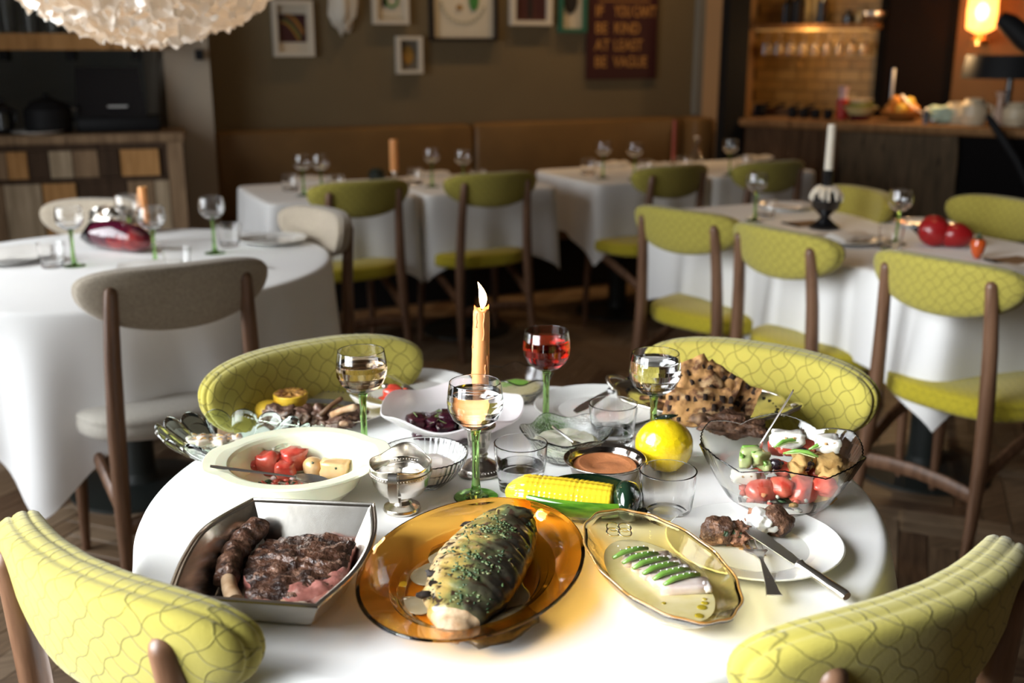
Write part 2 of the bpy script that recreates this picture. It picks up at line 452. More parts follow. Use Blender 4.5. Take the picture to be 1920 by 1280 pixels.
MB().box(-.085, -.012, 0, .02, 0, .955).build('post', RW['m'], cabn, smooth=False)
row1 = [(-60,10,'m'),(12,50,'o'),(52,90,'d'),(92,134,'g'),(137,183,'m'),(185,222,'d'),(226,298,'o')]
row2 = [(-70,-2,'m'),(0,70,'g'),(73,136,'o'),(141,232,'d'),(235,284,'m'),(286,316,'g')]
for row, z0, z1 in ((row1, .80, .925), (row2, .08, .775)):
    for (a_, c_, k_) in row:
        x0 = FC.loc(a_, 300, 0)[0]; x1 = min(FC.loc(c_, 300, 0)[0], -.09)
        MB().box(x0, x1, .006 - rnd.uniform(0, .006), .022, z0, z1).build('board', RW[k_], cabn, smooth=False)
MB().box(-1.44, -.09, -.002, .02, .777, .797).build('rail', RW['d'], cabn, smooth=False)
MB().box(-1.44, -.09, -.002, .02, .928, .953).build('rail', RW['d'], cabn, smooth=False)
# things on the cabinet
x0, _ = FC.loc(145, 240, .12); x1, _ = FC.loc(278, 240, .12)
pos = thing('till_screen', 'black till with tilted screen on the patchwork cabinet', 'till', FC.w((x0 + x1) / 2, .16, 1.0), FC.a)
hw = (x1 - x0) / 2
soft_box(-hw, hw + .06, -.06, .16, 0, .07, .015).build('cash_drawer', BLACK, pos)
sm = MB(); sm.add([(-hw,-.03,.07),(hw,-.03,.07),(hw*.85,.05,.30),(-hw*.95,.05,.30),(-hw,.01,.07),(hw,.01,.07),(hw*.85,.075,.30),(-hw*.95,.075,.30)], [(0,1,2,3),(5,4,7,6),(1,5,6,2),(4,0,3,7),(3,2,6,7),(0,4,5,1)])
sm.build('screen', BLACKG, pos, smooth=False)
MB().box(-.015, .075, -.04, -.025, .115, .123).build('logo_strip', mat('strip_white', (.6, .6, .58), .4), pos, smooth=False)
def pot(name, label, x, y, r, h, m, grp=None):
    t = thing(name, label, 'pot', FC.w(x, y, 1.0), FC.a, grp)
    MB().lathe([(0,0),(r*.9,0),(r,h*.15),(r,h*.65),(r*.7,h*.85),(r*.3,h*.95),(0,h)], 28).build('body', m, t)
    MB().tube([(r*.6,0,h*.3),(r*1.25,0,h*.4),(r*1.3,0,h*.7),(r*.7,0,h*.8)], .01, 8).build('handle', m, t)
    MB().lathe([(0,0),(.014,0),(.016,.012),(0,.02)], 12).build('lid_knob', m, t).location = (0, 0, h * .98)
    return t
pot('coffee_pot', 'larger black pot standing left of the till screen', FC.loc(92, 240, .13)[0], .13, .105, .17, BLACK)
pot('coffee_pot', 'small black pot cut by the photo edge on the cabinet', FC.loc(8, 240, .13)[0], .13, .045, .15, BLACKG)
t = thing('white_plate', 'white plates lying on the patchwork cabinet edge', 'plate', FC.w(FC.loc(70, 244, .05)[0], .06, 1.0), FC.a)
MB().lathe([(0,.0),(.06,.0),(.115,.014),(.118,.018),(.06,.008),(0,.008)], 36).build('plate_body', PORC, t)
t = thing('glass_jar', 'small clear jar between the black pot and the till', 'jar', FC.w(FC.loc(140, 240, .2)[0], .22, 1.0), FC.a)
MB().lathe([(0,0),(.03,0),(.032,.07),(.02,.09),(.02,.1),(.018,.1),(.018,.09),(.028,.068),(.026,.005),(0,.005)], 20).build('jar_body', GLASS, t)
MB().lathe([(0,0),(.022,0),(.022,.018),(0,.018)], 16).build('jar_lid', STEEL, t).location = (0, 0, .1)
# wall shelf above the cabinet with tumblers on it
sx0, sz0 = FC.loc(-60, 93, .15); sx1, sz1 = FC.loc(306, 66, .15)
sh = thing('wall_shelf', 'thick rustic timber shelf on the dark alcove wall', 'shelf', FC.w(0, 0, 0), FC.a)
MB().box(sx0 - .3, sx1 - .01, .15, .42, CAM_H - .02, CAM_H + .055).build('shelf_board', RW['o'], sh, smooth=False)
for k_ in range(4): MB().box(sx0 + .1 + k_ * .3, sx0 + .14 + k_ * .3, .30, .42, CAM_H - .07, CAM_H - .02).build('bracket', BLACK, sh, smooth=False)
SMOKE = mat('smoky_glass', (.35, .36, .34), .05, trans=.8, ior=1.4)
tum = None
for k_ in range(7):
    xx = FC.loc(18 + k_ * 42, 60, .22)[0]
    if xx > sx1 - .05: continue
    if tum is None:
        tum = thing('shelf_glass', 'x', 'glass')
        MB().lathe([(0,0),(.034,0),(.04,.12),(.042,.17),(.039,.17),(.036,.12),(.031,.006),(0,.006)], 20).build('glass_body', SMOKE, tum); o = tum
    else: o = copy_tree(tum)
    put(o, FC.w(xx, .22, CAM_H + .056), FC.a, 'smoky glass, %s from the left on the timber shelf' % ORD[k_], 'glasses on the timber shelf')
# ---------------------------------------------------------------- chandelier of pale flower discs over the left table
CAPIZ = mat('capiz_petal', (.80, .74, .66), .22, trans=.15, sss=.0, emis=(1, .70, .45), emis_s=.16, bump=.3, bscale=60)
ch = thing('flower_chandelier', 'round chandelier of frilled pale flower discs above the left table', 'chandelier')
cx_, cy_ = aty(278, 60, 3.15).x, 3.15
ch.location = (cx_, cy_, 1.435)
petal_me = []
for k_ in range(3):
    m = MB(); rp = random.Random(k_)
    nn = 15; ph = [rp.uniform(.78, 1.1) for _ in range(nn)]
    ring = lambda s, z, wob: [(s * ph[i] * math.cos(2*PI*i/nn), s * ph[i] * math.sin(2*PI*i/nn), z + wob * math.sin(i * 2.6 + k_)) for i in range(nn)]
    m.loft([ring(.006, .0, 0), ring(.022, .006, .002), ring(.036, .018, .006), ring(.038, .018, .006), ring(.023, .003, .002), ring(.008, -.004, 0)])
    o = m.build('petal', CAPIZ); petal_me.append(o.data); bpy.data.objects.remove(o)
rp = random.Random(11)
RB = .46
for lay in range(15):
    th = .06 + lay * .105           # from the bottom pole upwards
    r_ = RB * math.sin(th) * .95; zc = RB * .82 * (1 - math.cos(th))
    n_ = max(1, int(2 * PI * r_ / .062))
    for k_ in range(n_):
        a_ = 2 * PI * (k_ + .5 * (lay % 2)) / n_ + rp.uniform(-.05, .05)
        if lay > 8 and math.sin(a_) > .35: continue
        nrm = Vector((math.cos(a_) * math.sin(th), math.sin(a_) * math.sin(th), -math.cos(th)))
        q_ = (nrm + Vector((rp.uniform(-.35, .35), rp.uniform(-.35, .35), rp.uniform(-.35, .2)))).to_track_quat('Z', 'Y')
        s_ = rp.uniform(1.0, 1.55)
        share('petal', petal_me[rp.randrange(3)], ch, (r_ * math.cos(a_), r_ * math.sin(a_), zc + rp.uniform(-.012, .012)), q_.to_euler(), (s_,) * 3)
MB().tube([(0, 0, .3), (0, 0, 1.48)], .006, 8).build('rod', STEEL, ch)
MB().lathe([(0, .10), (.2, .14), (.34, .28), (.38, .42), (0, .44)], 24).build('inner_frame', STEEL, ch)
point('chandelier_bulb', (cx_, cy_, 1.41 + .62), 3, WARM, .06)
# ---------------------------------------------------------------- pictures on the back wall
PV = V_BACK - .001
def frame_pic(x0, y0, x1, y1, fmat, label, fw=.022, mat_c=None, art=None, depth=.045):
    a = atv(x0, y0, PV - depth); c = atv(x1, y1, PV - depth)
    ua, uc = a.x * UX + a.y * UY, c.x * UX + c.y * UY
    zt, zb = a.z, c.z; w, h = uc - ua, zt - zb
    t = thing('picture_frame', label, 'picture', rv(ua, PV, zb), RA)
    f = MB(); d = depth
    f.box(0, w, -d, 0, 0, fw); f.box(0, w, -d, 0, h - fw, h); f.box(0, fw, -d, 0, fw, h - fw); f.box(w - fw, w, -d, 0, fw, h - fw)
    f.build('frame', fmat, t, smooth=False)
    MB().box(fw, w - fw, -.012, -.002, fw, h - fw).build('mount', mat_c, t, smooth=False)
    if art: art(t, w, h)
    return t
FW = mat('white_frame', (.62, .58, .50), .5); FB = mat('black_frame', (.02, .016, .016), .4); FG = mat('green_frame', (.03, .13, .09), .4)
MOUNT = mat('cream_paper', (.58, .52, .42), .8)
def panel(name, x0, x1, z0, z1, m, t, y=-.014):
    return MB().box(x0, x1, y, y + .003, z0, z1).build(name, m, t, smooth=False)
def disc(name, cx, cz, rx, rz, m, t, y=-.019, n=24, hole=0):
    mb = MB()
    o = [(cx + rx * math.cos(2*PI*i/n), cz + rz * math.sin(2*PI*i/n)) for i in range(n)]
    if hole:
        i_ = [(cx + (rx - hole) * math.cos(2*PI*i/n), cz + (rz - hole) * math.sin(2*PI*i/n)) for i in range(n)]
        mb.loft([[(x, y, z) for x, z in o], [(x, y, z) for x, z in i_], [(x, y + .002, z) for x, z in i_], [(x, y + .002, z) for x, z in o]], False, False)
    else: mb.loft([[(x, y, z) for x, z in o], [(x, y + .002, z) for x, z in o]])
    return mb.build(name, m, t, smooth=False)
INK = {k: mat('ink_' + k, c, .7) for k, c in (('maroon', (.05, .012, .012)), ('green', (.03, .11, .04)), ('ochre', (.32, .17, .03)), ('orange', (.45, .18, .05)), ('rust', (.2, .06, .03)), ('black', (.012, .01, .01)), ('leaf', (.05, .22, .05)), ('sage', (.34, .34, .24)), ('white', (.6, .56, .5)))}
def art1(t, w, h):
    panel('print', w * .16, w * .84, h * .26, h * .76, INK['maroon'], t)
    for k, (c, dx) in enumerate((('ochre', .12), ('rust', .05), ('green', -.03), ('ochre', -.11))):
        m = MB(); pts = []
        for i in range(12):
            s = i / 11
            pts.append((w * (.24 + .45 * s + dx * .5), h * (.68 - .34 * s * s + dx * .6)))
        m.loft([[(x, -.017, z) for x, z in pts] + [(x + w * .05, -.017, z + h * .02) for x, z in reversed(pts)],
                [(x, -.015, z) for x, z in pts] + [(x + w * .05, -.015, z + h * .02) for x, z in reversed(pts)]])
        m.build('brush_stroke', INK[c], t, smooth=False)
frame_pic(510, 0, 591, 106, FW, 'white framed print of a swirling dark maroon shape', mat_c=MOUNT, art=art1)
def art2(t, w, h):
    disc('vine_ring', w * .55, h * .30, w * .2, w * .2, INK['leaf'], t, hole=.014); disc('vine_leaf', w * .34, h * .28, w * .07, w * .13, INK['black'], t)
    panel('inner_line', w * .1, w * .9, h * .085, h * .095, INK['sage'], t)
frame_pic(697, -110, 768, 46, FW, 'white framed drawing of a green ring above the small ochre picture', mat_c=MOUNT, art=art2)
def art3(t, w, h):
    panel('ground', .022, w - .022, .022, h - .022, mat('grey_paper', (.14, .12, .09), .8), t)
    disc('oval', w * .47, h * .5, w * .22, h * .25, INK['ochre'], t)
frame_pic(745, 68, 794, 138, FW, 'smallest white framed picture with an ochre oval', mat_c=MOUNT, art=art3, fw=.02)
def art4(t, w, h):
    disc('leaf', w * .66, h * .42, w * .075, h * .12, INK['leaf'], t); disc('dot', w * .44, h * .33, w * .04, w * .04, INK['ochre'], t)
    for k in range(13):
        a = PI * 1.05 + k * .92 * PI / 13
        disc('sprig', w * .5 + w * .33 * math.cos(a), h * .40 + h * .22 * math.sin(a), .009, .007, INK['sage'], t, n=8)
frame_pic(806, -120, 934, 77, FB, 'large black framed botanical print in the middle of the wall', mat_c=mat('ivory_paper', (.62, .58, .48), .8), art=art4, fw=.018)
frame_pic(960, -90, 1036, 48, FW, 'white framed plain dark maroon picture', mat_c=INK['maroon'], fw=.028, art=lambda t, w, h: panel('stripe', w * .45, w * .55, h * .1, h * .9, INK['black'], t))
frame_pic(1052, -80, 1101, 61, FG, 'small green framed silhouette beside the maroon lettered poster', mat_c=MOUNT, fw=.022, art=lambda t, w, h: (disc('silhouette', w * .45, h * .46, w * .26, h * .2, INK['black'], t), disc('silhouette_head', w * .42, h * .66, w * .18, h * .1, INK['black'], t)))
# white paper sculpture hung on the wall
a = atv(644, 20, PV - .06)
t = thing('wall_sculpture', 'crumpled white plaster piece hung between two frames', 'sculpture', (a.x, a.y, a.z), RA)
MB().blob((0, .02, .1), (.075, .055, .22), 5, .25, 1.8, 3).build('plaster_body', FW, t)
# maroon poster with lettering
a = atv(1103, 0, PV - .02); c = atv(1229, 147, PV - .02)
ua, uc = a.x * UX + a.y * UY, c.x * UX + c.y * UY
w_, zb = uc - ua, c.z
POSTER = mat('maroon_poster', (.042, .007, .009), .6)
GOLD = mat('poster_gold', (.45, .22, .06), .6)
ps = thing('lettered_poster', 'dark maroon poster with gold hand-painted capital letters', 'poster', rv(ua, PV, zb), RA)
hp = (a.z - c.z)
MB().box(0, w_, -.02, 0, 0, hp * 1.25).build('board', POSTER, ps, smooth=False)
MB().box(w_ * .15, w_ * .88, -.023, -.02, hp * .99, hp * 1.005).build('rule', GOLD, ps, smooth=False)
def lettering(txt, x, z, size, parent, m, sx=1):
    cu = bpy.data.curves.new('lettering', 'FONT'); cu.body = txt; cu.size = size; cu.extrude = .001; cu.offset = .001
    o = bpy.data.objects.new('lettering', cu); COL.objects.link(o)
    dg = bpy.context.evaluated_depsgraph_get(); me = bpy.data.meshes.new_from_object(o.evaluated_get(dg))
    bpy.data.objects.remove(o)
    me.materials.clear(); me.materials.append(m)
    r = bpy.data.objects.new('lettering', me); COL.objects.link(r); r.parent = parent
    r.location = (x, -.0215, z); r.rotation_euler = (PI / 2, 0, 0); r.scale = (sx, 1, 1)
    return r
for row, (l1, l2) in enumerate((('IF', "YOU CAN'T"), ('BE', 'KIND'), ('AT', 'LEAST'), ('BE', 'VAGUE'))):
    zz = hp * (.80 - .215 * row)
    lettering(l1, w_ * .10, zz, hp * .20, ps, GOLD, .9)
    lettering(l2, w_ * .37, zz, hp * .20, ps, GOLD, .60 if len(l2) > 6 else .82)
# ---------------------------------------------------------------- bar on the right
p0 = at(1388, 222, .95)
FBAR = Frame((p0.x, p0.y, 0), -33)
bar = thing('bar_counter', 'dark timber bar counter with live-edge slab front', 'bar', FBAR.o, FBAR.a)
def lx(px, yl, py=225): return FBAR.loc(px, py, yl)[0]
BT = rustic('bar_top_wood', (.36, .19, .08), (.22, .11, .045)); BF = rustic('bar_plank_wood', (.13, .07, .035), (.07, .036, .018)); BS = rustic('bar_slab_wood', (.14, .095, .055), (.07, .05, .03))
BL = 2.6
MATTE = mat('matte_black', (.008, .007, .007), .95, spec=.05)
top = MB(); R0 = []
for side in (0, 1):
    row = []
    for i in range(30):
        x = BL * i / 29; row.append((x, -.02 + .025 * noise.noise(Vector((x * 2.2, 1, 0))) + .01 * math.sin(x * 9)))
    R0.append(row)
o_ = R0[0] + [(BL, .62), (0, .62)]
top.loft([[(x, y + .015, .90) for x, y in o_], [(x, y, .915) for x, y in o_], [(x, y, .945) for x, y in o_], [(x, y + .008, .95) for x, y in o_]])
top.build('bar_top', BT, bar)
MB().box(0, BL, .06, .60, 0, .90).build('carcass', MATTE, bar, smooth=False)
pxs = [1390, 1428, 1470, 1500, 1535, 1572]
for a_, c_ in zip(pxs, pxs[1:]):
    MB().box(lx(a_, .04, 280) + .002, lx(c_, .04, 280) - .002, .035 + rnd.uniform(-.008, .008), .062, .02, .898).build('plank', BF, bar, smooth=False)
sx0_, sx1_ = lx(1575, .03, 300), lx(1808, .03, 300)
sl = MB(); rr = []
for z in [i / 11 for i in range(12)]:
    zz = .02 + z * .875
    e0 = sx0_ + .05 * noise.noise(Vector((zz * 3, 5, 0))) + .12 * (1 - z) * 0; e1 = sx1_ + .07 * noise.noise(Vector((zz * 3, 9, 2))) - .05 * z
    n_ = 9; row = []
    for k in range(n_):
        s = k / (n_ - 1); row.append((e0 + (e1 - e0) * s, .03 - .035 * math.sin(PI * s) + .02 * noise.noise(Vector((s * 3, zz * 3, 1))), zz))
    rr.append(row + [(e1, .062, zz), (e0, .062, zz)])
sl.loft(rr); sl.build('live_edge_slab', BS, bar)
MB().box(sx1_ + .03, BL - .01, .02, .062, .02, .898).build('end_panel', MATTE, bar, smooth=False)
# back wall of the bar: tiles, shelf, door, sconce
YB = 1.05
def bw(px, py, yl=YB): return FBAR.loc(px, py, yl)
wb = MB(); wb.box(-1.2, 3.6, YB + .03, YB + .13, 0, 2.9)
wbo = wb.build('wall_bar', W_BROWN, smooth=False); wbo.location = FBAR.o; wbo.rotation_euler = (0, 0, FBAR.a); tag(wbo, kind='structure')
TILE = [mat('glazed_tile_a', (.42, .25, .075), .5), mat('glazed_tile_b', (.36, .21, .06), .5), mat('glazed_tile_c', (.48, .30, .10), .5)]
x0, _ = bw(1412, 200); x1, _ = bw(1640, 200)
tw, thh = .15, .075
b_ = MB().box(.003, tw - .003, -.008, 0, .003, thh - .003)
tme = []
for k_ in range(3):
    o = b_.build('tile', TILE[k_], smooth=False); tme.append(o.data); bpy.data.objects.remove(o)
zz = .86; row = 0
while zz < 1.9:
    xx = x0 - (tw / 2 if row % 2 else 0)
    while xx < x1 + .02:
        share('tile', tme[rnd.randrange(3)], wbo, (xx, YB + .03, zz)); xx += tw
    zz += thh; row += 1
pn0, pn1 = bw(1376, 100)[0], bw(1413, 100)[0]
o = MB().box(pn0, pn1, YB - .12, YB + .03, 0, 2.9).build('trim_3', W_TAN, smooth=False); o.location = FBAR.o; o.rotation_euler = (0, 0, FBAR.a); tag(o, kind='structure')
x0d, x1d = bw(1655, 100)[0], bw(1782, 100)[0]
dr = MB().box(x0d, x1d, YB - .02, YB + .03, 0, 2.3).build('door_1', mat('dark_door', (.015, .009, .007), .9, spec=.1), smooth=False)
dr.location = FBAR.o; dr.rotation_euler = (0, 0, FBAR.a); tag(dr, kind='structure')
for a_, c_ in ((x0d - .03, x0d + .02), (x1d - .02, x1d + .03)):
    MB().box(a_, c_, YB - .035, YB + .03, 0, 2.33).build('door_frame', MATTE, dr, smooth=False)
MB().tube([(x0d + .1, YB - .05, 1.0), (x0d + .1, YB - .05, 1.25)], .012, 8).build('door_handle', STEEL, dr)
pt = MB().box(x1d + .03, 3.5, YB - .01, YB + .03, 0, 2.9).build('wall_bar_panel', mat('brown_gold_paint', (.17, .085, .03), .8), smooth=False); pt.location = FBAR.o; pt.rotation_euler = (0, 0, FBAR.a); tag(pt, kind='structure')
# bar shelf with bottles
sx0, sz = bw(1412, 50, YB - .12); sx1, _ = bw(1648, 50, YB - .12)
bs = thing('bar_shelf', 'narrow timber shelf on the tiled wall behind the bar', 'shelf', FBAR.o, FBAR.a)
MB().box(sx0, sx1, YB - .2, YB + .02, sz - .02, sz + .015).build('shelf_board', BT, bs, smooth=False)
MB().box(sx0 + .05, sx1 - .05, YB - .19, YB - .17, sz - .03, sz - .021).build('added_glow_strip', mat('strip_glow', (1, .7, .3), .5, emis=(1, .55, .18), emis_s=.2), bs, smooth=False)  # made-up strip with a faint glow, added under the shelf
HG = mat('hanging_glass', (.95, .85, .65), .02, trans=.9, ior=1.35)
hg = None
for k_ in range(9):
    xx = bw(1440 + k_ * 23, 60, YB - .1)[0]
    if hg is None:
        hg = thing('hanging_glass', 'x', 'glass'); MB().lathe([(0,0),(.03,0),(.004,-.006),(.004,-.07),(.03,-.095),(.036,-.14),(.032,-.17),(.03,-.17),(.033,-.14),(.027,-.098),(0,-.078)], 18).build('glass_body', HG, hg); o = hg
    else: o = copy_tree(hg)
    put(o, FBAR.w(xx, YB - .09, sz - .022), FBAR.a, 'stemmed glass hanging %s from the left under the bar shelf' % ORD[k_], 'glasses hanging under the bar shelf')
bott = [(1478, .045, .22, 'bottle_dark', (.012, .01, .008)), (1496, .04, .25, 'bottle_dark', 0), (1512, .02, .24, 'bottle_pale', (.5, .42, .25)), (1526, .02, .24, 'bottle_pale', 0), (1540, .04, .24, 'bottle_dark', 0), (1590, .045, .085, 'bottle_dark', 0), (1609, .02, .1, 'bottle_pale', 0)]
BM = {'bottle_dark': mat('dark_bottle_glass', (.015, .012, .008), .1, coat=.4), 'bottle_pale': mat('pale_bottle_glass', (.5, .4, .2), .15)}
names = ['squat dark bottle leftmost on the bar shelf', 'taller dark bottle second on the bar shelf', 'slim pale bottle, left one of the pale pair on the bar shelf', 'slim pale bottle, right one of the pale pair on the bar shelf', 'dark bottle just right of the slim pale pair', 'short dark jar alone further along the bar shelf', 'short pale jar beside the steel bowl on the bar shelf']
for (px_, r_, h_, k_, _), nm in zip(bott, names):
    t = thing('shelf_bottle', nm, 'bottle', FBAR.w(bw(px_, 50, YB - .09)[0], YB - .09, sz + .015), 0, 'bottles on the bar shelf')
    MB().lathe([(0,0),(r_,0),(r_,h_*.6),(r_*.4,h_*.78),(r_*.35,h_)], 18).build('bottle_body', BM[k_], t)
    MB().lathe([(0,h_),(r_*.42,h_),(r_*.42,h_*1.06),(0,h_*1.06)], 12).build('cap', BLACK, t)
t = thing('steel_bowl', 'shiny steel bowl at the right of the bar shelf', 'bowl', FBAR.w(bw(1637, 50, YB - .09)[0], YB - .09, sz + .015))
MB().lathe([(0,0),(.04,0),(.075,.05),(.08,.075),(.077,.075),(.07,.05),(0,.006)], 28).build('bowl_body', STEEL, t)
point('shelf_fill_light', FBAR.w((sx0 + sx1) / 2, YB - .25, sz - .06), 1.6, WARM, .05)  # added fill without a lamp, warms the tiles below the shelf
point('shelf_fill_light', FBAR.w((sx0 + sx1) / 2 + .1, YB - .28, sz + .45), 2.2, WARM, .05)  # second added fill without a lamp, above the shelf
# glowing sconce and black lamps at the right
sp_, szc = FBAR.loc(1842, 22, .8)
sc_ = thing('amber_sconce', 'glowing amber glass wall lamp beside the dark door', 'lamp', FBAR.w(sp_, .8, szc), FBAR.a)
MB().lathe([(.03,-.13),(.085,-.10),(.09,0),(.085,.12),(.08,.12),(.084,0),(.08,-.095),(.03,-.125)], 28).build('glass_shade', mat('amber_lamp_glass', (1, .6, .28), .25, trans=.6, emis=(1, .42, .12), emis_s=1.6), sc_)
MB().blob((.0, 0, .0), (.035, .035, .05), 1, 0).build('bulb', mat('bulb_glow', (1, .8, .5), .5, emis=(1, .72, .40), emis_s=45), sc_)
MB().lathe([(0,-.2),(.05,-.2),(.05,-.17),(.025,-.14),(.025,-.1),(0,-.1)], 20).build('base', mat('brass', (.5, .28, .1), .3, 1), sc_)
MB().tube([(0, 0, -.18), (0, .12, -.18), (0, .24, -.18)], .015, 10).build('wall_arm', MATS['brass'], sc_)
point('sconce_fill_light', FBAR.w(sp_ - .12, .30, 1.38), 11, WARM, .06)  # fill set well off the sconce, out over the counter to brighten things there
lp0, lz1 = FBAR.loc(1803, 145, .35); _, lz0 = FBAR.loc(1808, 103, .35)
tl = thing('table_lamp', 'unlit lamp with wide black drum shade standing on the bar', 'lamp', FBAR.w(lp0 + .27, .35, .95), FBAR.a)
MB().lathe([(.262, lz1 - .95), (.27, lz1 - .95), (.255, lz0 - .95), (.247, lz0 - .95)], 36).lathe([(0, lz0 - .953), (.25, lz0 - .953), (.25, lz0 - .951), (0, lz0 - .951)], 36).build('shade', BLACK, tl)
MB().lathe([(0,0),(.08,0),(.08,.015),(.02,.03),(.018,lz0-.96),(0,lz0-.96)], 20).build('stand', BLACKG, tl)
al = thing('reading_lamp', 'black jointed lamp leaning in at the upper right corner', 'lamp', FBAR.w(FBAR.loc(1960, 200, -.12)[0], -.10, .0), FBAR.a)
hx, hz = FBAR.loc(1880, 45, -.12); ax_, az_ = FBAR.loc(1850, 215, -.12); bx_, bz_ = FBAR.loc(1905, 300, -.12)
ox = FBAR.loc(1960, 200, -.12)[0]
MB().tube([(hx - ox - .02, 0, hz + .03), (hx - ox + .03, 0, hz - .0), (hx - ox + .12, 0, hz - .08), (hx - ox + .24, 0, hz - .17)], [.04, .055, .062, .05], 16).build('lamp_head', BLACK, al)
MB().tube([(ax_ - ox, 0, az_), (ax_ - ox + .02, 0, az_ - .03), (bx_ - ox, 0, bz_), (bx_ - ox + .18, 0, bz_ - .32)], [.012, .022, .024, .024], 12).build('lower_arm', BLACK, al)
MB().tube([(hx - ox + .24, 0, hz - .17), (hx - ox + .3, 0, .9), (bx_ - ox + .18, 0, bz_ - .32), (bx_ - ox + .18, 0, .02)], .02, 10).build('upper_arm', BLACK, al)
MB().lathe([(0,0),(.13,0),(.13,.02),(.03,.03),(0,.03)], 24).build('foot', BLACK, al).location = (bx_ - ox + .18, 0, 0)
# things standing on the bar
def barthing(name, label, cat, px_, yl, group=None, py=220):
    return thing(name, label, cat, FBAR.w(FBAR.loc(px_, py, yl)[0], yl, .951), FBAR.a, group)
for k_, px_ in enumerate((1425, 1486, 1507, 1529, 1552)):
    t = barthing('black_cup', ('largest round black cup, leftmost on the bar', 'small black cup, second from the left on the bar', 'small black cup, third from the left on the bar', 'small black cup, fourth from the left on the bar', 'small black cup beside the red bottle on the bar')[k_], 'cup', px_, .25, 'black cups on the bar')
    r_ = .042 if k_ == 0 else .031
    MB().lathe([(0,0),(r_*.8,0),(r_,r_*.8),(r_*.95,r_*1.9),(r_*.86,r_*1.9),(r_*.88,r_*.8),(0,.006)], 20).build('cup_body', BLACK, t)
t = barthing('knife_block', 'low dark wooden rack with slanted handles behind the black cups', 'rack', 1470, .42)
MB().box(-.2, .2, -.03, .03, 0, .05).build('rack_base', BF, t, smooth=False)
for k_ in range(4): MB().tube([(-.17 + k_ * .1, 0, .05), (-.10 + k_ * .1, 0, .075)], .009, 8).build('handle', BLACK, t)
t = barthing('red_bottle', 'red bottle with pale pink top on the bar', 'bottle', 1578, .28)
MB().lathe([(0,0),(.036,0),(.038,.11),(.03,.125)], 20).build('bottle_body', mat('red_glass', (.5, .03, .02), .2, coat=.4), t)
MB().lathe([(.03,.125),(.024,.15),(.03,.19),(.034,.2),(0,.205)], 20).build('neck', mat('pink_top', (.55, .38, .42), .4), t)
for k_, (r_, c_, h_) in enumerate(((.085, (.13, .015, .02), .035), (.11, (.62, .55, .25), .05), (.085, (.32, .36, .08), .03), (.075, (.78, .62, .45), .03))):
    z_ = (0, .035, .075, .10)[k_]
    t = barthing('stacked_bowl', ('dark red bowl at the bottom of the stack on the bar', 'wide yellow-green bowl second from the bottom of the bar stack', 'green bowl third from the bottom of the bar stack', 'cream bowl topmost of the stack on the bar')[k_], 'bowl', 1612, .22, 'stacked bowls on the bar')
    t.location.z += z_
    MB().lathe([(0,0),(r_*.6,0),(r_,h_),(r_*.96,h_),(r_*.55,.005),(0,.005)], 26).build('bowl_body', mat('bowl_glaze_%d' % k_, c_, .25, coat=.3), t)
t = barthing('fruit_bowl', 'shallow bowl heaped with oranges on the bar', 'bowl', 1690, .3)
MB().lathe([(0,0),(.06,0),(.12,.04),(.13,.06),(.125,.06),(.11,.04),(0,.01)], 28).build('bowl_body', mat('amber_bowl', (.3, .12, .03), .25), t)
OR = [mat('orange_peel', (.75, .28, .04), .4, bump=.2, bscale=300), mat('yellow_peel', (.75, .48, .07), .4, bump=.2, bscale=300)]
for k_, (dx, dy, dz) in enumerate(((-.07,0,.07),(0,-.03,.075),(.07,0,.07),(-.03,.05,.075),(.03,.04,.11),(-.04,-.02,.12))):
    o = barthing('orange', ('orange at the left of the heap in the bar bowl', 'yellow fruit at the front of the bar bowl', 'orange at the right of the bar bowl', 'orange at the back left of the bar bowl', 'yellow fruit near the top right of the bar bowl heap', 'orange topmost at the left of the bar bowl heap')[k_], 'fruit', 1690, .3, 'fruit in the bar bowl')
    o.location += FBAR.x * dx + FBAR.y * dy + Vector((0, 0, dz))
    MB().blob((0, 0, 0), .036, k_, .04, 1.5, 2).build('peel', OR[k_ % 3 == 1], o); MB().lathe([(0,.034),(.005,.035),(0,.04)], 8).build('stem', BF, o)
CREAM = mat('cream_ceramic', (.70, .58, .40), .3, coat=.3)
white = [(1762, .07, .10, 'pale green folded cloth bundle on the bar', mat('mint_cloth', (.48, .62, .50), .8)), (1790, .07, .125, 'cream pot left of the large pale jar on the bar', CREAM), (1824, .085, .15, 'large pale jar under the black lamp shade', CREAM), (1905, .08, .13, 'round pale jug rightmost on the bar', CREAM)]
for k_, (px_, r_, h_, nm, m_) in enumerate(white):
    t = barthing('ceramic_pot', nm, 'pot', px_, .2 + .04 * (k_ % 2))
    if k_ == 0: MB().blob((0, 0, .05), (.09, .06, .055), 3, .25, 2.2).build('cloth_body', m_, t)
    else:
        MB().lathe([(0,0),(r_*.8,0),(r_,h_*.35),(r_*.9,h_*.75),(r_*.6,h_*.95),(r_*.62,h_),(r_*.52,h_),(r_*.5,h_*.94),(r_*.8,h_*.7),(0,.01)], 28).build('pot_body', m_, t)
        MB().tube([(r_*.8,0,h_*.25),(r_*1.25,0,h_*.4),(r_*1.2,0,h_*.7),(r_*.75,0,h_*.8)], .008, 8).build('handle', m_, t)
t = barthing('bud_vase', 'slim pale vase with flared mouth beside the rightmost jug', 'vase', 1872, .22)
MB().lathe([(0,0),(.03,0),(.035,.05),(.016,.11),(.014,.15),(.03,.19),(.026,.19),(.01,.15),(.012,.11),(0,.04)], 24).build('vase_body', mat('pink_ceramic', (.6, .42, .32), .3), t)
MB().tube([(0, 0, .05), (.0, 0, .2)], .002, 6).build('twig', BF, t)
t = barthing('pepper_mill', 'small blue-grey cylinder mill at the bar edge', 'mill', 1736, .12)
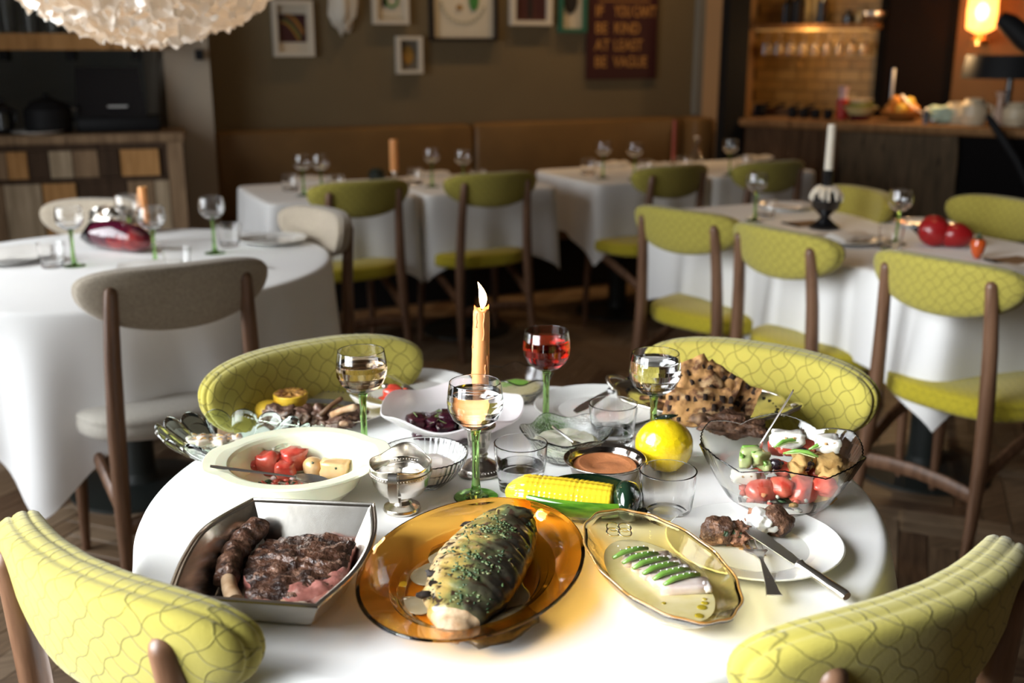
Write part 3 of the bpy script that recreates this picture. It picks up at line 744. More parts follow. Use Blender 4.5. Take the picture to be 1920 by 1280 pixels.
MB().lathe([(0,0),(.018,0),(.016,.03),(.018,.06),(.012,.075),(0,.078)], 16).build('mill_body', mat('slate_blue', (.1, .12, .15), .3), t)
MB().lathe([(0,.078),(.008,.08),(.008,.09),(0,.094)], 12).build('knob', STEEL, t)
t = barthing('brass_ladle', 'shiny ladle leaning over the oranges on the bar', 'ladle', 1712, .16)
MB().tube([(-.07, 0, .15), (-.02, 0, .10), (.05, 0, .06), (.1, 0, .02)], [.008, .005, .005, .006], 8).build('handle', STEEL, t)
MB().blob((.12, 0, .02), (.03, .03, .018), 1, 0).build('cup', STEEL, t)
MB().blob((-.075, 0, .155), .012, 1, 0, sub=2).build('hook', STEEL, t)
# ---------------------------------------------------------------- chairs
YB_, ZB_, HWB, HHB = -.262, .805, .230, .054
def back_pt(a, b, d):
    """a across, b up, d towards the sitter"""
    k = a / HWB
    y = YB_ + .060 * k * k + d - b * .16
    x = a - .10 * k * k * k * d
    return (x, y, ZB_ + b)
def build_chair(fab, seatfab, label, group=None):
    t = thing('dining_chair', label, 'chair', group=group)
    n = 56
    def ring(r, d, lift=0):
        out = []
        for i in range(n):
            a = 2 * PI * i / n; c, s = math.cos(a), math.sin(a)
            e = 2 / 3.6 if s > 0 else 2 / 2.15
            x = HWB * r * math.copysign(abs(c) ** e, c); z = HHB * r * math.copysign(abs(s) ** (2 / (2.6 if s > 0 else 2.0)), s)
            if s < 0: z *= 1.95
            out.append(back_pt(x, z, d))
        return out
    prof = [(.12, -.031), (.45, -.031), (.72, -.030), (.88, -.027), (.955, -.021), (.985, -.013), (.982, -.009), (.965, -.006), (.985, -.003), (1.0, .002), (1.0, .008), (.985, .012), (.968, .013), (.982, .0165), (.975, .021), (.94, .027), (.86, .031), (.7, .033), (.45, .033), (.12, .033)]
    uvf = lambda p: (p[0] * 1.02 + (0 if True else 0), p[2] + p[1] * .15)
    MB().loft([ring(r, d) for r, d in prof]).build('backrest', fab, t, uv=uvf, auto=0)
    # seat cushion
    def sring(r, z, dz=0):
        out = []
        for i in range(48):
            a = 2 * PI * i / 48; c, s = math.cos(a), math.sin(a); e = 2 / 3.0
            y = .215 * r * math.copysign(abs(s) ** e, s); wd = .235 + .018 * (s)
            out.append((wd * r * math.copysign(abs(c) ** e, c), y, z))
        return out
    MB().loft([sring(.93, .418), sring(.985, .424), sring(1, .436), sring(1.0, .452), sring(.985, .458), sring(.998, .463), sring(.985, .472), sring(.9, .481), sring(.7, .486), sring(.3, .488)]).build('seat', seatfab, t, uv=lambda p: (p[0], p[1] + p[2] * .8), auto=0)
    for s in (-1, 1):
        MB().tube([(s*.185,-.285,0), (s*.182,-.262,.15), (s*.176,-.243,.32), (s*.170,-.236,.47), (s*.164,-.243,.64), (s*.158,-.255,.77), (s*.156,-.260,.805), (s*.156,-.261,.813), (s*.156,-.2615,.819), (s*.156,-.262,.822)], [.0125,.016,.0205,.0215,.0195,.0175,.0165,.0145,.010,.004], 16).build('leg', WOOD, t)
        MB().tube([(s*.205,.175,0), (s*.200,.17,.2), (s*.19,.165,.42)], [.0115,.0165,.019], 14).build('leg', WOOD, t)
        MB().tube([(s*.178,-.245,.27), (s*.186,-.13,.325), (s*.192,.03,.385), (s*.192,.15,.41)], [.014,.014,.014,.013], 10, flat=1.5).build('side_rail', WOOD, t)
    MB().tube([(-.18,-.25,.225), (-.09,-.25,.238), (.0,-.25,.243), (.09,-.25,.238), (.18,-.25,.225)], .0115, 10, flat=1.9).build('stretcher', WOOD, t)
    MB().tube([(-.19,.15,.40), (0,.155,.405), (.19,.15,.40)], .012, 10, flat=1.6).build('front_rail', WOOD, t)
    return t
G0 = build_chair(GREEN, GREEN2, 'x')
B0 = build_chair(BEIGE, BEIGE2, 'x')
used = set()
def chair(proto, x, y, deg, label, group):
    if id(proto) in used: o = copy_tree(proto)
    else: o = proto; used.add(id(proto))
    o.scale = (1, 1, 1)
    return put(o, (x, y, 0), math.radians(deg), label, group)
GM, GB, GR, GL = 'green chairs around the laid front table', 'green chairs at the banquette tables', 'green chairs along the right-hand table', 'beige chairs around the left round table'
chair(G0, -.320, 1.269, -37.8, 'green chair seen from behind at the lower left corner', GM)
chair(G0, .296, 1.218, 34, 'green chair seen from behind at the lower right corner', GM)
chair(G0, -.232, 1.734, 219, 'green chair facing the camera behind the lamb platter', GM)
chair(G0, .326, 1.711, 144, 'green chair facing the camera behind the grilled bread', GM)
chair(B0, -.950, 2.765, 32, 'beige chair with its back to us at the near side of the left table', GL)
eb_ = [o for o in scene.objects if o.name.startswith('dining_chair') and o.get('label', '').startswith('beige chair with its back')][0]; eb_.scale = (1.04, 1.04, 1.04)
chair(B0, -1.56, 3.66, 180 - 14, 'beige chair at the far side of the left table before the cabinet', GL)
chair(B0, -.85, 3.52, 128, 'beige chair seen edge-on at the right side of the left table', GL)
chair(G0, -.752, 4.69, 31, 'green chair, leftmost of the row at the banquette tables', GB)
chair(G0, -.188, 5.0, 27, 'green chair, second from the left in the banquette row', GB)
chair(G0, .64, 5.28, 33, 'shaded green chair, third from the left in the banquette row', GB)
chair(G0, 1.16, 5.47, 30, 'darkest green chair, rightmost of the banquette row', GB)
chair(G0, .763, 3.842, -47, 'green chair furthest along the right-hand table on the near side', GR)
chair(G0, 1.037, 3.40, -60, 'green chair in the middle of the near side of the right-hand table', GR)
chair(G0, 1.345, 2.945, -54, 'green chair nearest to us on the near side of the right-hand table', GR)
chair(G0, 1.15, 4.14, 110, 'green chair behind the black candlestick on the far side', GR)
chair(G0, 1.60, 3.83, 115, 'green chair behind the red pepper at the right photo edge', GR)
# ---------------------------------------------------------------- tables and cloths
def cloth(label, c, rot, edge, ext, zt=.75, nf=11, amp=.035, seed=1, n=240, m=16, flare=.10, group=None, zmin=.05):
    t = thing('tablecloth', label, 'tablecloth', (c[0], c[1], 0), rot, group)
    rings = []
    for fr in (.02, .4, .8, .95, .99):
        rings.append([(edge(2*PI*i/n) * fr * math.cos(2*PI*i/n), edge(2*PI*i/n) * fr * math.sin(2*PI*i/n), zt) for i in range(n)])
    for dr, dz in ((.002, -.001), (.008, -.005), (.012, -.013)):
        rings.append([((edge(2*PI*i/n) + dr) * math.cos(2*PI*i/n), (edge(2*PI*i/n) + dr) * math.sin(2*PI*i/n), zt + dz) for i in range(n)])
    for k in range(1, m + 1):
        row = []
        for i in range(n):
            a = 2 * PI * i / n; R = edge(a); hang = min(ext(a) - R, zt - zmin - .013); s = hang * k / m
            wv = noise.noise(Vector((math.cos(a) * 2.2 + seed, math.sin(a) * 2.2, seed * .7 + s * .8)))
            f = .6 * math.sin(nf * a + seed + 1.4 * wv) + .4 * math.sin(nf * 1.7 * a + seed * 2.1) + .5 * wv
            q = min(1, s / .45) ** .85
            rr = R + .012 + flare * s * .9 + amp * q * (f + .35)
            aa = a + .05 * q * noise.noise(Vector((a * 2.0, seed, 3)))
            row.append((rr * math.cos(aa), rr * math.sin(aa), zt - .013 - s))
        rings.append(row)
    MB().loft(rings, cap1=False).build('cloth', CLOTH, t, auto=0)
    return t
def sup(hx, hy, e):
    def f(a):
        c, s = abs(math.cos(a)), abs(math.sin(a)); return 1 / ((c / hx) ** e + (s / hy) ** e) ** (1 / e)
    return f
def rect(hx, hy):
    def f(a):
        c, s = abs(math.cos(a)) + 1e-6, abs(math.sin(a)) + 1e-6; return min(hx / c, hy / s)
    return f
IRON = mat('dark_iron', (.02, .024, .022), .45)
def pedestal(name, label, c, rot, edge, zt=.746):
    t = thing(name, label, 'table', (c[0], c[1], 0), rot)
    n = 48; r = lambda d, z: [((edge(2*PI*i/n) - d) * math.cos(2*PI*i/n), (edge(2*PI*i/n) - d) * math.sin(2*PI*i/n), z) for i in range(n)]
    MB().loft([r(.004, zt - .03), r(.001, zt - .026), r(.001, zt - .004), r(.004, zt)]).build('tabletop', WOOD, t)
    MB().lathe([(0,.02),(.06,.02),(.05,.06),(.045,.68),(.12,.715),(0,.716)], 28).build('column', IRON, t)
    MB().lathe([(0,0),(.22,0),(.22,.012),(.06,.03),(0,.03)], 36).build('base', IRON, t)
    return t
MT = (0.0, 1.49); RM = .53
rnd_edge = lambda R: (lambda a: R)
pedestal('round_table', 'round pedestal table under the white cloth laid with dishes', MT, 0, rnd_edge(RM - .003))
cloth('white cloth of the front table covered with dishes of food', MT, RA, rnd_edge(RM), sup(.80, .80, 12), seed=2, amp=.03, nf=9, flare=.14)
LT = (-1.22, 3.26); RL = .64
pedestal('round_table', 'round pedestal table under the white cloth on the left', LT, 0, rnd_edge(RL - .003))
cloth('white cloth of the round table on the left with beige chairs', LT, math.radians(45), rnd_edge(RL), sup(.86, .86, 14), seed=5, amp=.04, nf=10, flare=.06)
# four banquette tables, two by two
bt_lab = ['banquette table at the far left of the row', 'second banquette table from the left', 'third banquette table from the left', 'rightmost banquette table near the bar']
c0 = [Vector((-1.042, 4.523, 0)) + rv(.71 * k, 0, 0) for k in (0, 1)] + [Vector((.403, 5.212, 0)) + rv(.69 * k, 0, 0) for k in (0, 1)]
BTC = []
for k_, c_ in enumerate(c0):
    hx_, hy_ = .335, .34
    c = c_ + rv(hx_ + .01, hy_, 0); BTC.append(c)
    pedestal('square_table', 'square pedestal under the ' + bt_lab[k_], (c.x, c.y), RA, sup(hx_ - .003, hy_ - .003, 14))
    cloth('white cloth on the ' + bt_lab[k_], (c.x, c.y), RA, sup(hx_, hy_, 16), rect(.60, .61), seed=3 + k_, amp=.022, nf=8, flare=.05, n=240)
# two tables pushed together on the right
RTC = []
rt_lab = ['further half of the right-hand table', 'nearer half of the right-hand table']
p1 = Vector((.53, 4.32, 0))
for k_ in (0, 1):
    c = p1 + rv(.40, -.40 - .80 * k_, 0); RTC.append(c)
    pedestal('square_table', 'square pedestal under the ' + rt_lab[k_], (c.x, c.y), RA, sup(.387, .387, 14))
    cloth('white cloth on the ' + rt_lab[k_], (c.x, c.y), RA, sup(.39, .395, 16), rect(.66, .66), seed=8 + k_, amp=.025, nf=8, flare=.05)
# ---------------------------------------------------------------- glassware
WATER = mat('water', (1, 1, 1), 0, trans=1, ior=1.33)
ROSE = mat('pale_rose_wine', (.95, .74, .50), 0, trans=1, ior=1.33)
RED = mat('red_aperitif', (.66, .025, .012), 0, trans=1, ior=1.33)
GOLDW = mat('straw_wine', (.97, .93, .80), 0, trans=1, ior=1.33)
IN_P = [(.0, .1135), (.010, .1145), (.022, .1195), (.0325, .1285), (.0385, .1405), (.0395, .152), (.0385, .165), (.0362, .181)]
def in_r(z):
    for (r0, z0), (r1, z1) in zip(IN_P, IN_P[1:]):
        if z0 <= z <= z1: return r0 + (r1 - r0) * (z - z0) / (z1 - z0)
    return .036
def build_glass(liq=None, level=.16, seg=48):
    t = thing('wine_glass', 'x', 'wine glass')
    out = [(0, .109), (.006, .109), (.0115, .1115), (.0235, .117), (.0340, .1265), (.0402, .1395), (.0412, .152), (.0400, .165), (.0374, .181)]
    MB().lathe(out + [(.0368, .1816)] + list(reversed(IN_P)), seg).build('bowl', GLASS, t, auto=0)
    MB().lathe([(0, 0), (.0325, 0), (.0335, .0012), (.0325, .0022), (.020, .004), (.010, .008), (.0072, .016), (.0058, .03), (.0052, .06), (.0055, .09), (.0068, .104), (.0082, .1085), (0, .1088)], seg).build('stem', GGREEN, t, auto=0)
    if liq:
        pr = [(0, .1133)] + [(r + .0004, z) for r, z in IN_P[1:] if z < level] + [(in_r(level) + .0004, level), (in_r(level) - .002, level - .0006), (0, level - .0006)]
        MB().lathe(pr, seg).build('drink', liq, t, auto=0)
    return t
TUM_O = [(0, 0), (.030, 0), (.0325, .002), (.0335, .010), (.0352, .02), (.0385, .045), (.0400, .06), (.0408, .075)]
def build_tumbler(fill=None, seg=48):
    t = thing('tumbler', 'x', 'tumbler')
    inn = [(.0388, .0755), (.0378, .06), (.0362, .045), (.0325, .022), (.0290, .0125), (.020, .0105), (0, .0115)]
    MB().lathe(TUM_O + inn, seg).build('glass_body', GLASS, t, auto=0)
    if fill:
        rr = .0325 + (fill - .022) * (.0362 - .0325) / .023
        MB().lathe([(0, .0112), (.020, .0102), (.0292, .0122), (.0328, .022), (rr + .0004, fill), (rr - .002, fill - .0006), (0, fill - .0006)], seg).build('water', WATER, t, auto=0)
    return t
T = .7505
def G(px_, py_, liq, level, label):
    p = at(px_, py_, T + .181); t = build_glass(liq, level); put(t, (p.x, p.y, T), 0, label, 'green-stemmed wine glasses on the front table'); return t
G(676.5, 656.8, ROSE, .160, 'green-stemmed glass of pale amber wine behind the jade bowl')
G(890.5, 715.7, WATER, .166, 'green-stemmed glass of clear drink before the lit candle')
G(1025, 619.5, RED, .166, 'green-stemmed glass of red aperitif right of the candle')
G(1229.5, 661, WATER, .169, 'green-stemmed glass of clear drink before the grilled bread')
for px_, py_, fill, lab in ((976.5, 829.8, .040, 'tumbler of water between the candlestick and the corn dish'), (1253, 881, None, 'empty tumbler in front of the ceramic lemon'), (1150, 756, .030, 'tumbler standing behind the leaf-patterned glass bowl')):
    p = at(px_, py_, T + .075); put(build_tumbler(fill), (p.x, p.y, T), 0, lab, 'tumblers on the front table')
gfar = build_glass(None, seg=28); gfar_used = False
tfar = build_tumbler(None, seg=24); tfar_used = False
def gl(px_, py_, zt, label, group):
    global gfar_used
    o = copy_tree(gfar) if gfar_used else gfar; gfar_used = True
    p = at(px_, py_, zt); return put(o, (p.x, p.y, T), 0, label, group)
def tu(px_, py_, zt, label, group):
    global tfar_used
    o = copy_tree(tfar) if tfar_used else tfar; tfar_used = True
    p = at(px_, py_, zt); return put(o, (p.x, p.y, T), 0, label, group)
LG, LTU = 'glasses on the left table', 'tumblers on the left table'
ZR, ZT = T + .181, T + .075
gl(127, 388, ZR, 'empty green-stemmed glass at the left of the left table', LG)
gl(237, 365, ZR, 'empty green-stemmed glass furthest back on the left table', LG)
gl(282, 388, ZR, 'empty green-stemmed glass standing before the orange candle', LG)
gl(395, 370, ZR, 'empty green-stemmed glass at the right of the left table', LG)
tu(94, 455, ZT, 'empty tumbler beside the leftmost plate on the left table', LTU)
tu(331, 465, ZT, 'empty tumbler at the front of the left table', LTU)
tu(428, 420, ZT, 'empty tumbler beside the right plate on the left table', LTU)
BG, BTU = 'glasses on the banquette tables', 'tumblers on the banquette tables'
for (x, y), lab in zip(((566, 290), (600, 290), (809, 278), (868, 281), (1132, 266), (1191, 268), (1371, 262)), ('empty glass, left of the pair on the far left banquette table', 'empty glass, right of the pair on the far left banquette table', 'empty glass right of the orange candle on the second banquette table', 'empty glass nearest the leather seam on the second banquette table', 'empty glass, left of the pair on the third banquette table', 'empty glass, right of the pair on the third banquette table', 'empty glass on the rightmost banquette table against the bar')):
    gl(x, y, ZR, lab, BG)
for (x, y), lab in zip(((543, 327), (630, 329), (778, 316), (897, 319), (1103, 299), (1212, 301), (1282, 294), (1395, 293)), ('tumbler left of the glass pair on the far left banquette table', 'tumbler right of the glass pair on the far left banquette table', 'tumbler beside the orange candle on the second banquette table', 'tumbler at the right end of the second banquette table', 'tumbler left of the glass pair on the third banquette table', 'tumbler right of the glass pair on the third banquette table', 'tumbler beside the red taper candle', 'tumbler on the rightmost banquette table')):
    tu(x, y, ZT, lab, BTU)
RG = 'glasses on the right-hand table'
gl(1420, 325, ZR, 'empty green-stemmed glass left of the black candlestick', RG)
gl(1690, 357, ZR, 'empty green-stemmed glass between candlestick and red pepper', RG)
tu(1437, 372, ZT, 'tumbler left of the black candlestick', 'tumblers on the right-hand table')
tu(1672, 425, ZT, 'tumbler in front of the glass near the red pepper', 'tumblers on the right-hand table')
# ---------------------------------------------------------------- plates, napkins, candles on the other tables
def plate(r, label, loc, group=None, name='dinner_plate'):
    t = thing(name, label, 'plate', loc, 0, group)
    MB().lathe([(0, .0), (r*.55, .0), (r*.58, .003), (r*.68, .007), (r*.97, .0145), (r, .017), (r*.985, .0185), (r*.95, .0175), (r*.70, .0105), (r*.62, .007), (0, .006)], 56).build('plate_body', PORC, t, auto=0)
    return t
def napkin(label, loc, rz, s=1.0, group=None):
    t = thing('folded_napkin', label, 'napkin', loc, rz, group)
    m = MB(); rows = []
    for k in range(9):
        x = (-.09 + .18 * k / 8) * s
        rows.append([(x, y * s, .004 + (z + .012 * noise.noise(Vector((x * 18, y * 22, loc[0] * 5)))) * s) for y, z in ((-.05, 0), (-.045, .012), (-.015, .022), (.02, .024), (.045, .012), (.05, 0))])
    m.loft(rows).build('linen', LINEN, t); 
    MB().box(-.088 * s, .05 * s, -.052 * s, .03 * s, .0, .004).build('under_fold', LINEN, t, smooth=False)
    return t
def knife(name, label, a, b, group=None, dark=False, w=.009, cat='knife'):
    """table knife from handle end a to blade tip b"""
    a, b = Vector(a), Vector(b); d = b - a; L = d.length
    t = thing(name, label, cat, a, math.atan2(d.y, d.x), group)
    t.rotation_euler = (0, -math.asin(max(-1, min(1, d.z / L))), math.atan2(d.y, d.x))
    hl = L * .46
    MB().tube([(0,0,.0),(.004,0,.0),(hl*.3,0,0),(hl*.9,0,0),(hl*.96,0,0),(hl,0,0)], [w*.5,w*.62,w*.6,w*.48,w*.62,w*.4], 12, flat=.75).build('handle', BLACKG if dark else SILVER, t)
    pts = [(hl - .004, -w*.4), (hl + L*.1, -w*.7), (L*.85, -w*.95), (L*.97, -w*.6), (L, w*.35), (L*.9, w*.7), (hl, w*.55)]
    MB().loft([[(x, y, -.0006) for x, y in pts], [(x, y, .0006) for x, y in pts]]).build('blade', STEEL, t, smooth=False)
    return t
def fork(name, label, a, b, tilt_up=.006, w=.011, mark=None):
    """fork from handle end a to tine tips b"""
    a, b = Vector(a), Vector(b); d = b - a; L = d.length
    t = thing(name, label, 'fork', a, 0)
    t.rotation_euler = (0, -math.asin(max(-1, min(1, d.z / L))), math.atan2(d.y, d.x))
    def zz(s): return .010 * math.sin(PI * min(1, max(0, (s - .55) / .45))) * -.6 + .004 * math.sin(PI * s)
    m = MB(); rows = []
    for k in range(15):
        s = k / 14 * .72; wd = w * (.75 if s < .05 else .68 - .5 * min(1, s / .45)) if s < .5 else w * (.22 + 1.0 * ((s - .5) / .22) ** 1.2)
        rows.append([(s * L, -wd, zz(s) - .001), (s * L, wd, zz(s) - .001), (s * L, wd * .9, zz(s) + .001), (s * L, -wd * .9, zz(s) + .001)])
    m.loft(rows).build('handle', STEEL, t, auto=60)
    for k in range(4):
        y = (k - 1.5) * w * .62
        MB().tube([(.71 * L, y * .9, zz(.72)), (.82 * L, y, zz(.82)), (.93 * L, y, zz(.93)), (L, y, zz(1))], [.0016, .0015, .0013, .0006], 6).build('tine', STEEL, t)
    return t
def spoon(name, label, a, b, w=.018):
    a, b = Vector(a), Vector(b); d = b - a; L = d.length
    t = thing(name, label, 'spoon', a)
    t.rotation_euler = (0, -math.asin(max(-1, min(1, d.z / L))), math.atan2(d.y, d.x))
    rows = []
    for k in range(13):
        s = k / 12 * .76; wd = w * ((.52 if 'salad' in name else .34) - (.38 if 'salad' in name else .20) * min(1, s / .6)); wd = max(wd, .0022)
        if s < .04: wd *= .7
        rows.append([(s*L, -wd, -.0008), (s*L, -wd * .5, .0008), (s*L, wd * .5, .0008), (s*L, wd, -.0008)])
    MB().loft(rows).build('handle', STEEL, t)
    bm_ = MB(); R = []
    for q, (r, z) in enumerate(((.0, -.009), (.5, -.0075), (.85, -.003), (1, .0), (.97, .0003), (.8, -.002), (.45, -.006), (.0, -.0078))):
        R.append((max(r, .0) * w, z))
    bm_.lathe(R, 24, sx=1.45).build('spoon_bowl', STEEL, t).location = (L * .76 + w * 1.2, 0, 0)
    return t
def P3(x, y, z=T): return at(x, y, z)
plate(.125, 'white plate at the left photo edge on the left table', P3(12, 490), 'plates on the left table')
napkin('white napkin lying on the left edge plate', P3(40, 480, T + .02) , .3, 1.0, 'napkins on the left table')
plate(.115, 'white plate with cutlery at the right side of the left table', P3(512, 455), 'plates on the left table')
knife('table_knife', 'knife resting across the right plate of the left table', P3(452, 449, T + .022), P3(553, 440, T + .024))
napkin('white napkin at the front of the left table beside the tumbler', P3(283, 507), .2, 1.0, 'napkins on the left table')
knife('table_knife', 'brown-handled knife lying on the bare right part of the left table', P3(437, 486, T + .006), P3(510, 503, T + .004), dark=True)
t = thing('crumpled_foil', 'crumpled silver foil behind the glazed aubergine', 'foil', P3(208, 440)); MB().blob((0, 0, .045), (.07, .055, .05), 4, .45, 3.2, 3, flatz=-.045).build('foil_sheet', SILVER, t, auto=20)
t = thing('ceramic_aubergine', 'glossy dark purple ceramic aubergine on the left table', 'ornament', P3(222, 470), math.radians(-22))
AUB = mat('aubergine_glaze', (.07, .006, .02), .08, coat=1.0, c2=(.30, .03, .03), nscale=9, lo=.5, hi=.62)
MB().tube([(-.14,0,.035),(-.12,0,.04),(-.07,0,.05),(0,0,.052),(.08,0,.045),(.12,0,.04),(.135,0,.038)], [.006,.028,.044,.05,.044,.028,.006], 24).build('aubergine_body', AUB, t)
MB().tube([(-.15,0,.034),(-.11,0,.042),(-.085,0,.05)], [.008,.034,.044], 16).build('calyx', BLACKG, t)
ORC = mat('orange_wax', (.80, .36, .12), .4, sss=.3, coat=.15)
def candle(name, label, loc, r, h, m, holder=None, hh=.06, holder_h=0):
    t = thing(name, label, 'candle', loc)
    MB().lathe([(0, 0), (r, 0), (r * .95, h * .9), (r * .9, h), (r * .6, h - .003), (0, h - .004)], 24).build('wax', m, t)
    MB().tube([(0, 0, h - .005), (.001, 0, h + .006)], .001, 6).build('wick', BLACK, t)
    return t
def stick(name, label, loc, m, h=.06, r=.04):
    t = thing(name, label, 'candlestick', loc)
    MB().lathe([(0,0),(r,0),(r,.006),(r*.5,.014),(r*.25,h*.4),(r*.3,h*.7),(r*.45,h*.85),(r*.42,h),(r*.3,h),(r*.3,h*.9),(0,h*.88)], 28).build('stick_body', m, t)
    MB().lathe([(r*.26,h*.5),(r*.36,h*.55),(r*.26,h*.6)], 24).build('knop', m, t)
    return t
p = P3(276, 455); stick('candlestick', 'small glass candlestick on the left table', p, GLASS, .05); candle('taper_candle', 'orange candle standing on the left table', p + Vector((0, 0, .046)), .016, .145, ORC)
p = P3(740, 345); stick('candlestick', 'pale candlestick on the second banquette table', p, SILVER, .07, .035); candle('taper_candle', 'orange candle on the second banquette table', p + Vector((0, 0, .064)), .021, .15, ORC)
REDW = mat('red_wax', (.35, .06, .03), .4)
p = P3(1262, 318); stick('candlestick', 'glass candlestick on the third banquette table', p, GLASS, .06, .035); candle('taper_candle', 'thin red taper candle on the third banquette table', p + Vector((0, 0, .055)), .012, .21, REDW)
t = thing('small_pot', 'small round dark green pot on the banquette table', 'pot', P3(707, 342)); MB().lathe([(0,0),(.025,0),(.04,.02),(.042,.045),(.034,.06),(.03,.06),(.036,.045),(0,.01)], 24).build('pot_body', mat('dark_green_glaze', (.012, .02, .016), .4), t)
MB().blob((0, 0, .058), (.03, .03, .014), 2, .3, 2.5, 2).build('pot_filling', mat('moss', (.02, .03, .02), .9), t)
t = thing('glass_bottle', 'clear stoppered bottle near the red taper candle', 'bottle', P3(1303, 325)); MB().lathe([(0,0),(.035,0),(.036,.09),(.014,.13),(.013,.17),(.011,.17),(.011,.13),(.033,.088),(.032,.006),(0,.006)], 24).build('bottle_body', GLASS, t); MB().blob((0, 0, .18), .016, 1, 0, sub=2).build('stopper', GLASS, t)
for (x, y), lab in zip(((580, 342), (810, 330), (1150, 312), (1225, 315), (1420, 300)), ('crumpled napkin by the glass pair on the far left banquette table', 'crumpled napkin by the single glass on the second banquette table', 'crumpled napkin left on the third banquette table', 'flat napkin right on the third banquette table', 'napkin on the rightmost banquette table')):
    napkin(lab, P3(x, y), .5, .95, 'napkins on the banquette tables')
# right-hand table
p = P3(1545, 428); bs_ = thing('black_candlestick', 'urn-shaped black candlestick caked in white wax drips', 'candlestick', p)
MB().lathe([(0,0),(.055,0),(.055,.008),(.035,.022),(.016,.04),(.02,.05),(.048,.075),(.055,.105),(.045,.135),(.022,.15),(.018,.16),(.02,.215),(.0,.215)], 32).build('urn', BLACKG, bs_)
WAXW = mat('white_wax', (.72, .66, .55), .5, sss=.2)
m = MB()
for k_ in range(26):
    a_ = k_ * 2.399; l_ = rnd.uniform(.03, .085)
    pr = [(.021, .155), (.035, .150), (.048, .137), (.057, .115), (.056, .1)]
    pts = []
    for s in range(6):
        q = min(1, s / 5 * l_ / .085) * (len(pr) - 1); i = min(int(q), len(pr) - 2); f = q - i
        r_ = pr[i][0] + (pr[i+1][0] - pr[i][0]) * f; z_ = pr[i][1] + (pr[i+1][1] - pr[i][1]) * f
        pts.append((r_ * math.cos(a_), r_ * math.sin(a_), z_))
    m.tube(pts, [.003, .0055, .0055, .0055, .006, .004], 6)
w_ = m.build('wax_drips', WAXW, bs_); tag(w_, kind='stuff')
cd = candle('taper_candle', 'burnt-down white candle in the black candlestick', p + Vector((0, 0, .212)), .0155, .165, WAXW)
t = plate(.12, 'white plate in front of the black candlestick', P3(1590, 455), 'plates on the right-hand table'); napkin('napkin folded on the plate before the black candlestick', P3(1590, 448, T + .018), .7, .9)
plate(.11, 'white plate behind the black candlestick on the left', P3(1470, 392), 'plates on the right-hand table')
plate(.11, 'white plate half hidden behind the red pepper', P3(1735, 425), 'plates on the right-hand table')
MENU = mat('brown_card', (.22, .13, .07), .6)
for (x, y), lab in zip(((1510, 420), (1900, 490)), ('brown card left of the black candlestick', 'brown card at the right photo edge')):
    t = thing('menu_card', lab, 'card', P3(x, y), .4); MB().box(-.07, .07, -.05, .05, 0, .004).build('card_sheet', MENU, t, smooth=False); MB().box(-.071, -.06, -.051, .051, 0, .006).build('spine', BLACK, t, smooth=False)
napkin('white napkin at the far right photo edge', P3(1905, 512), .3, 1.0)
t = thing('ceramic_pepper', 'large glossy red ceramic bell pepper', 'ornament', P3(1768, 462), math.radians(-20))
RP = mat('red_glaze', (.30, .008, .010), .28, coat=.3)
m = MB()
for k_, (x_, y_, z_, rx_, ry_, rz_) in enumerate(((-.032, -.02, .05, .052, .036, .048), (-.034, .022, .052, .05, .036, .05), (-.03, 0, .058, .045, .034, .046), (.032, -.016, .042, .058, .036, .041), (.034, .018, .04, .054, .034, .039))):
    m.blob((x_, y_, z_), (rx_, ry_, rz_), k_, .05, 1.3, 3)
m.build('pepper_body', RP, t, auto=0)
MB().tube([(-.075,0,.052),(-.09,0,.056),(-.105,.0,.066)], [.022,.012,.008], 12).build('stalk', BLACKG, t)
t = thing('ceramic_chilli', 'small shiny orange-red ceramic chilli with green cap', 'ornament', P3(1831, 485), 0)
MB().lathe([(0,.0),(.008,.002),(.018,.02),(.024,.045),(.02,.06),(.008,.066),(0,.066)], 24).build('chilli_body', mat('orange_red_glaze', (.65, .10, .015), .1, coat=.8), t)
MB().lathe([(.014,.062),(.012,.068),(.004,.072),(.003,.084),(0,.085)], 12).build('green_cap', mat('dark_green_cap', (.02, .05, .02), .3), t)
# ================================================================ dishes and food on the front table
def xy(p, z=T): return (p.x, p.y, z)
def sub(o, name, mb, m, **k): return mb.build(name, m, o, **k)
def ringpts(pts, n_per=8):
    return pts
def cat_rom(P, n=10, closed=True):
    out = []; L = len(P)
    for i in range(L if closed else L - 1):
        p0, p1, p2, p3 = (Vector(P[(i + k) % L] if closed else P[max(0, min(L - 1, i + k))]) for k in (-1, 0, 1, 2))
        for j in range(n):
            t = j / n; out.append(tuple(.5 * ((2 * p1) + (p2 - p0) * t + (2*p0 - 5*p1 + 4*p2 - p3) * t*t + (3*p1 - p0 - 3*p2 + p3) * t**3)))
    if not closed: out.append(tuple(P[-1]))
    return out
# ---------------------------------------------------------------- lens-shaped silver dish with the steak
ZRIM = T + .058
bl, br, fl_, fr_ = (at(*q, ZRIM) for q in ((474, 933), (704, 943), (311, 1117), (596, 1138)))
lm = [at(*q, ZRIM) for q in ((385, 985), (340, 1045))]; rm = [at(*q, ZRIM) for q in ((706, 1000), (672, 1068))]
def arc(a, b, mids, n=10):
    return cat_rom([a, mids[0], mids[1], b], n, False)
outl = []
outl += [tuple(fl_.lerp(fr_, k / 8)) for k in range(8)]
outl += arc(fr_, br, [rm[1], rm[0]], 6)[:-1]
outl += [tuple(br.lerp(bl, k / 8)) for k in range(8)]
outl += arc(bl, fl_, lm, 6)[:-1]
cen = Vector((sum(p[0] for p in outl) / len(outl), sum(p[1] for p in outl) / len(outl), 0))
sd = thing('silver_dish', 'boat-shaped silver serving dish holding the grilled steak', 'dish', (cen.x, cen.y, T))
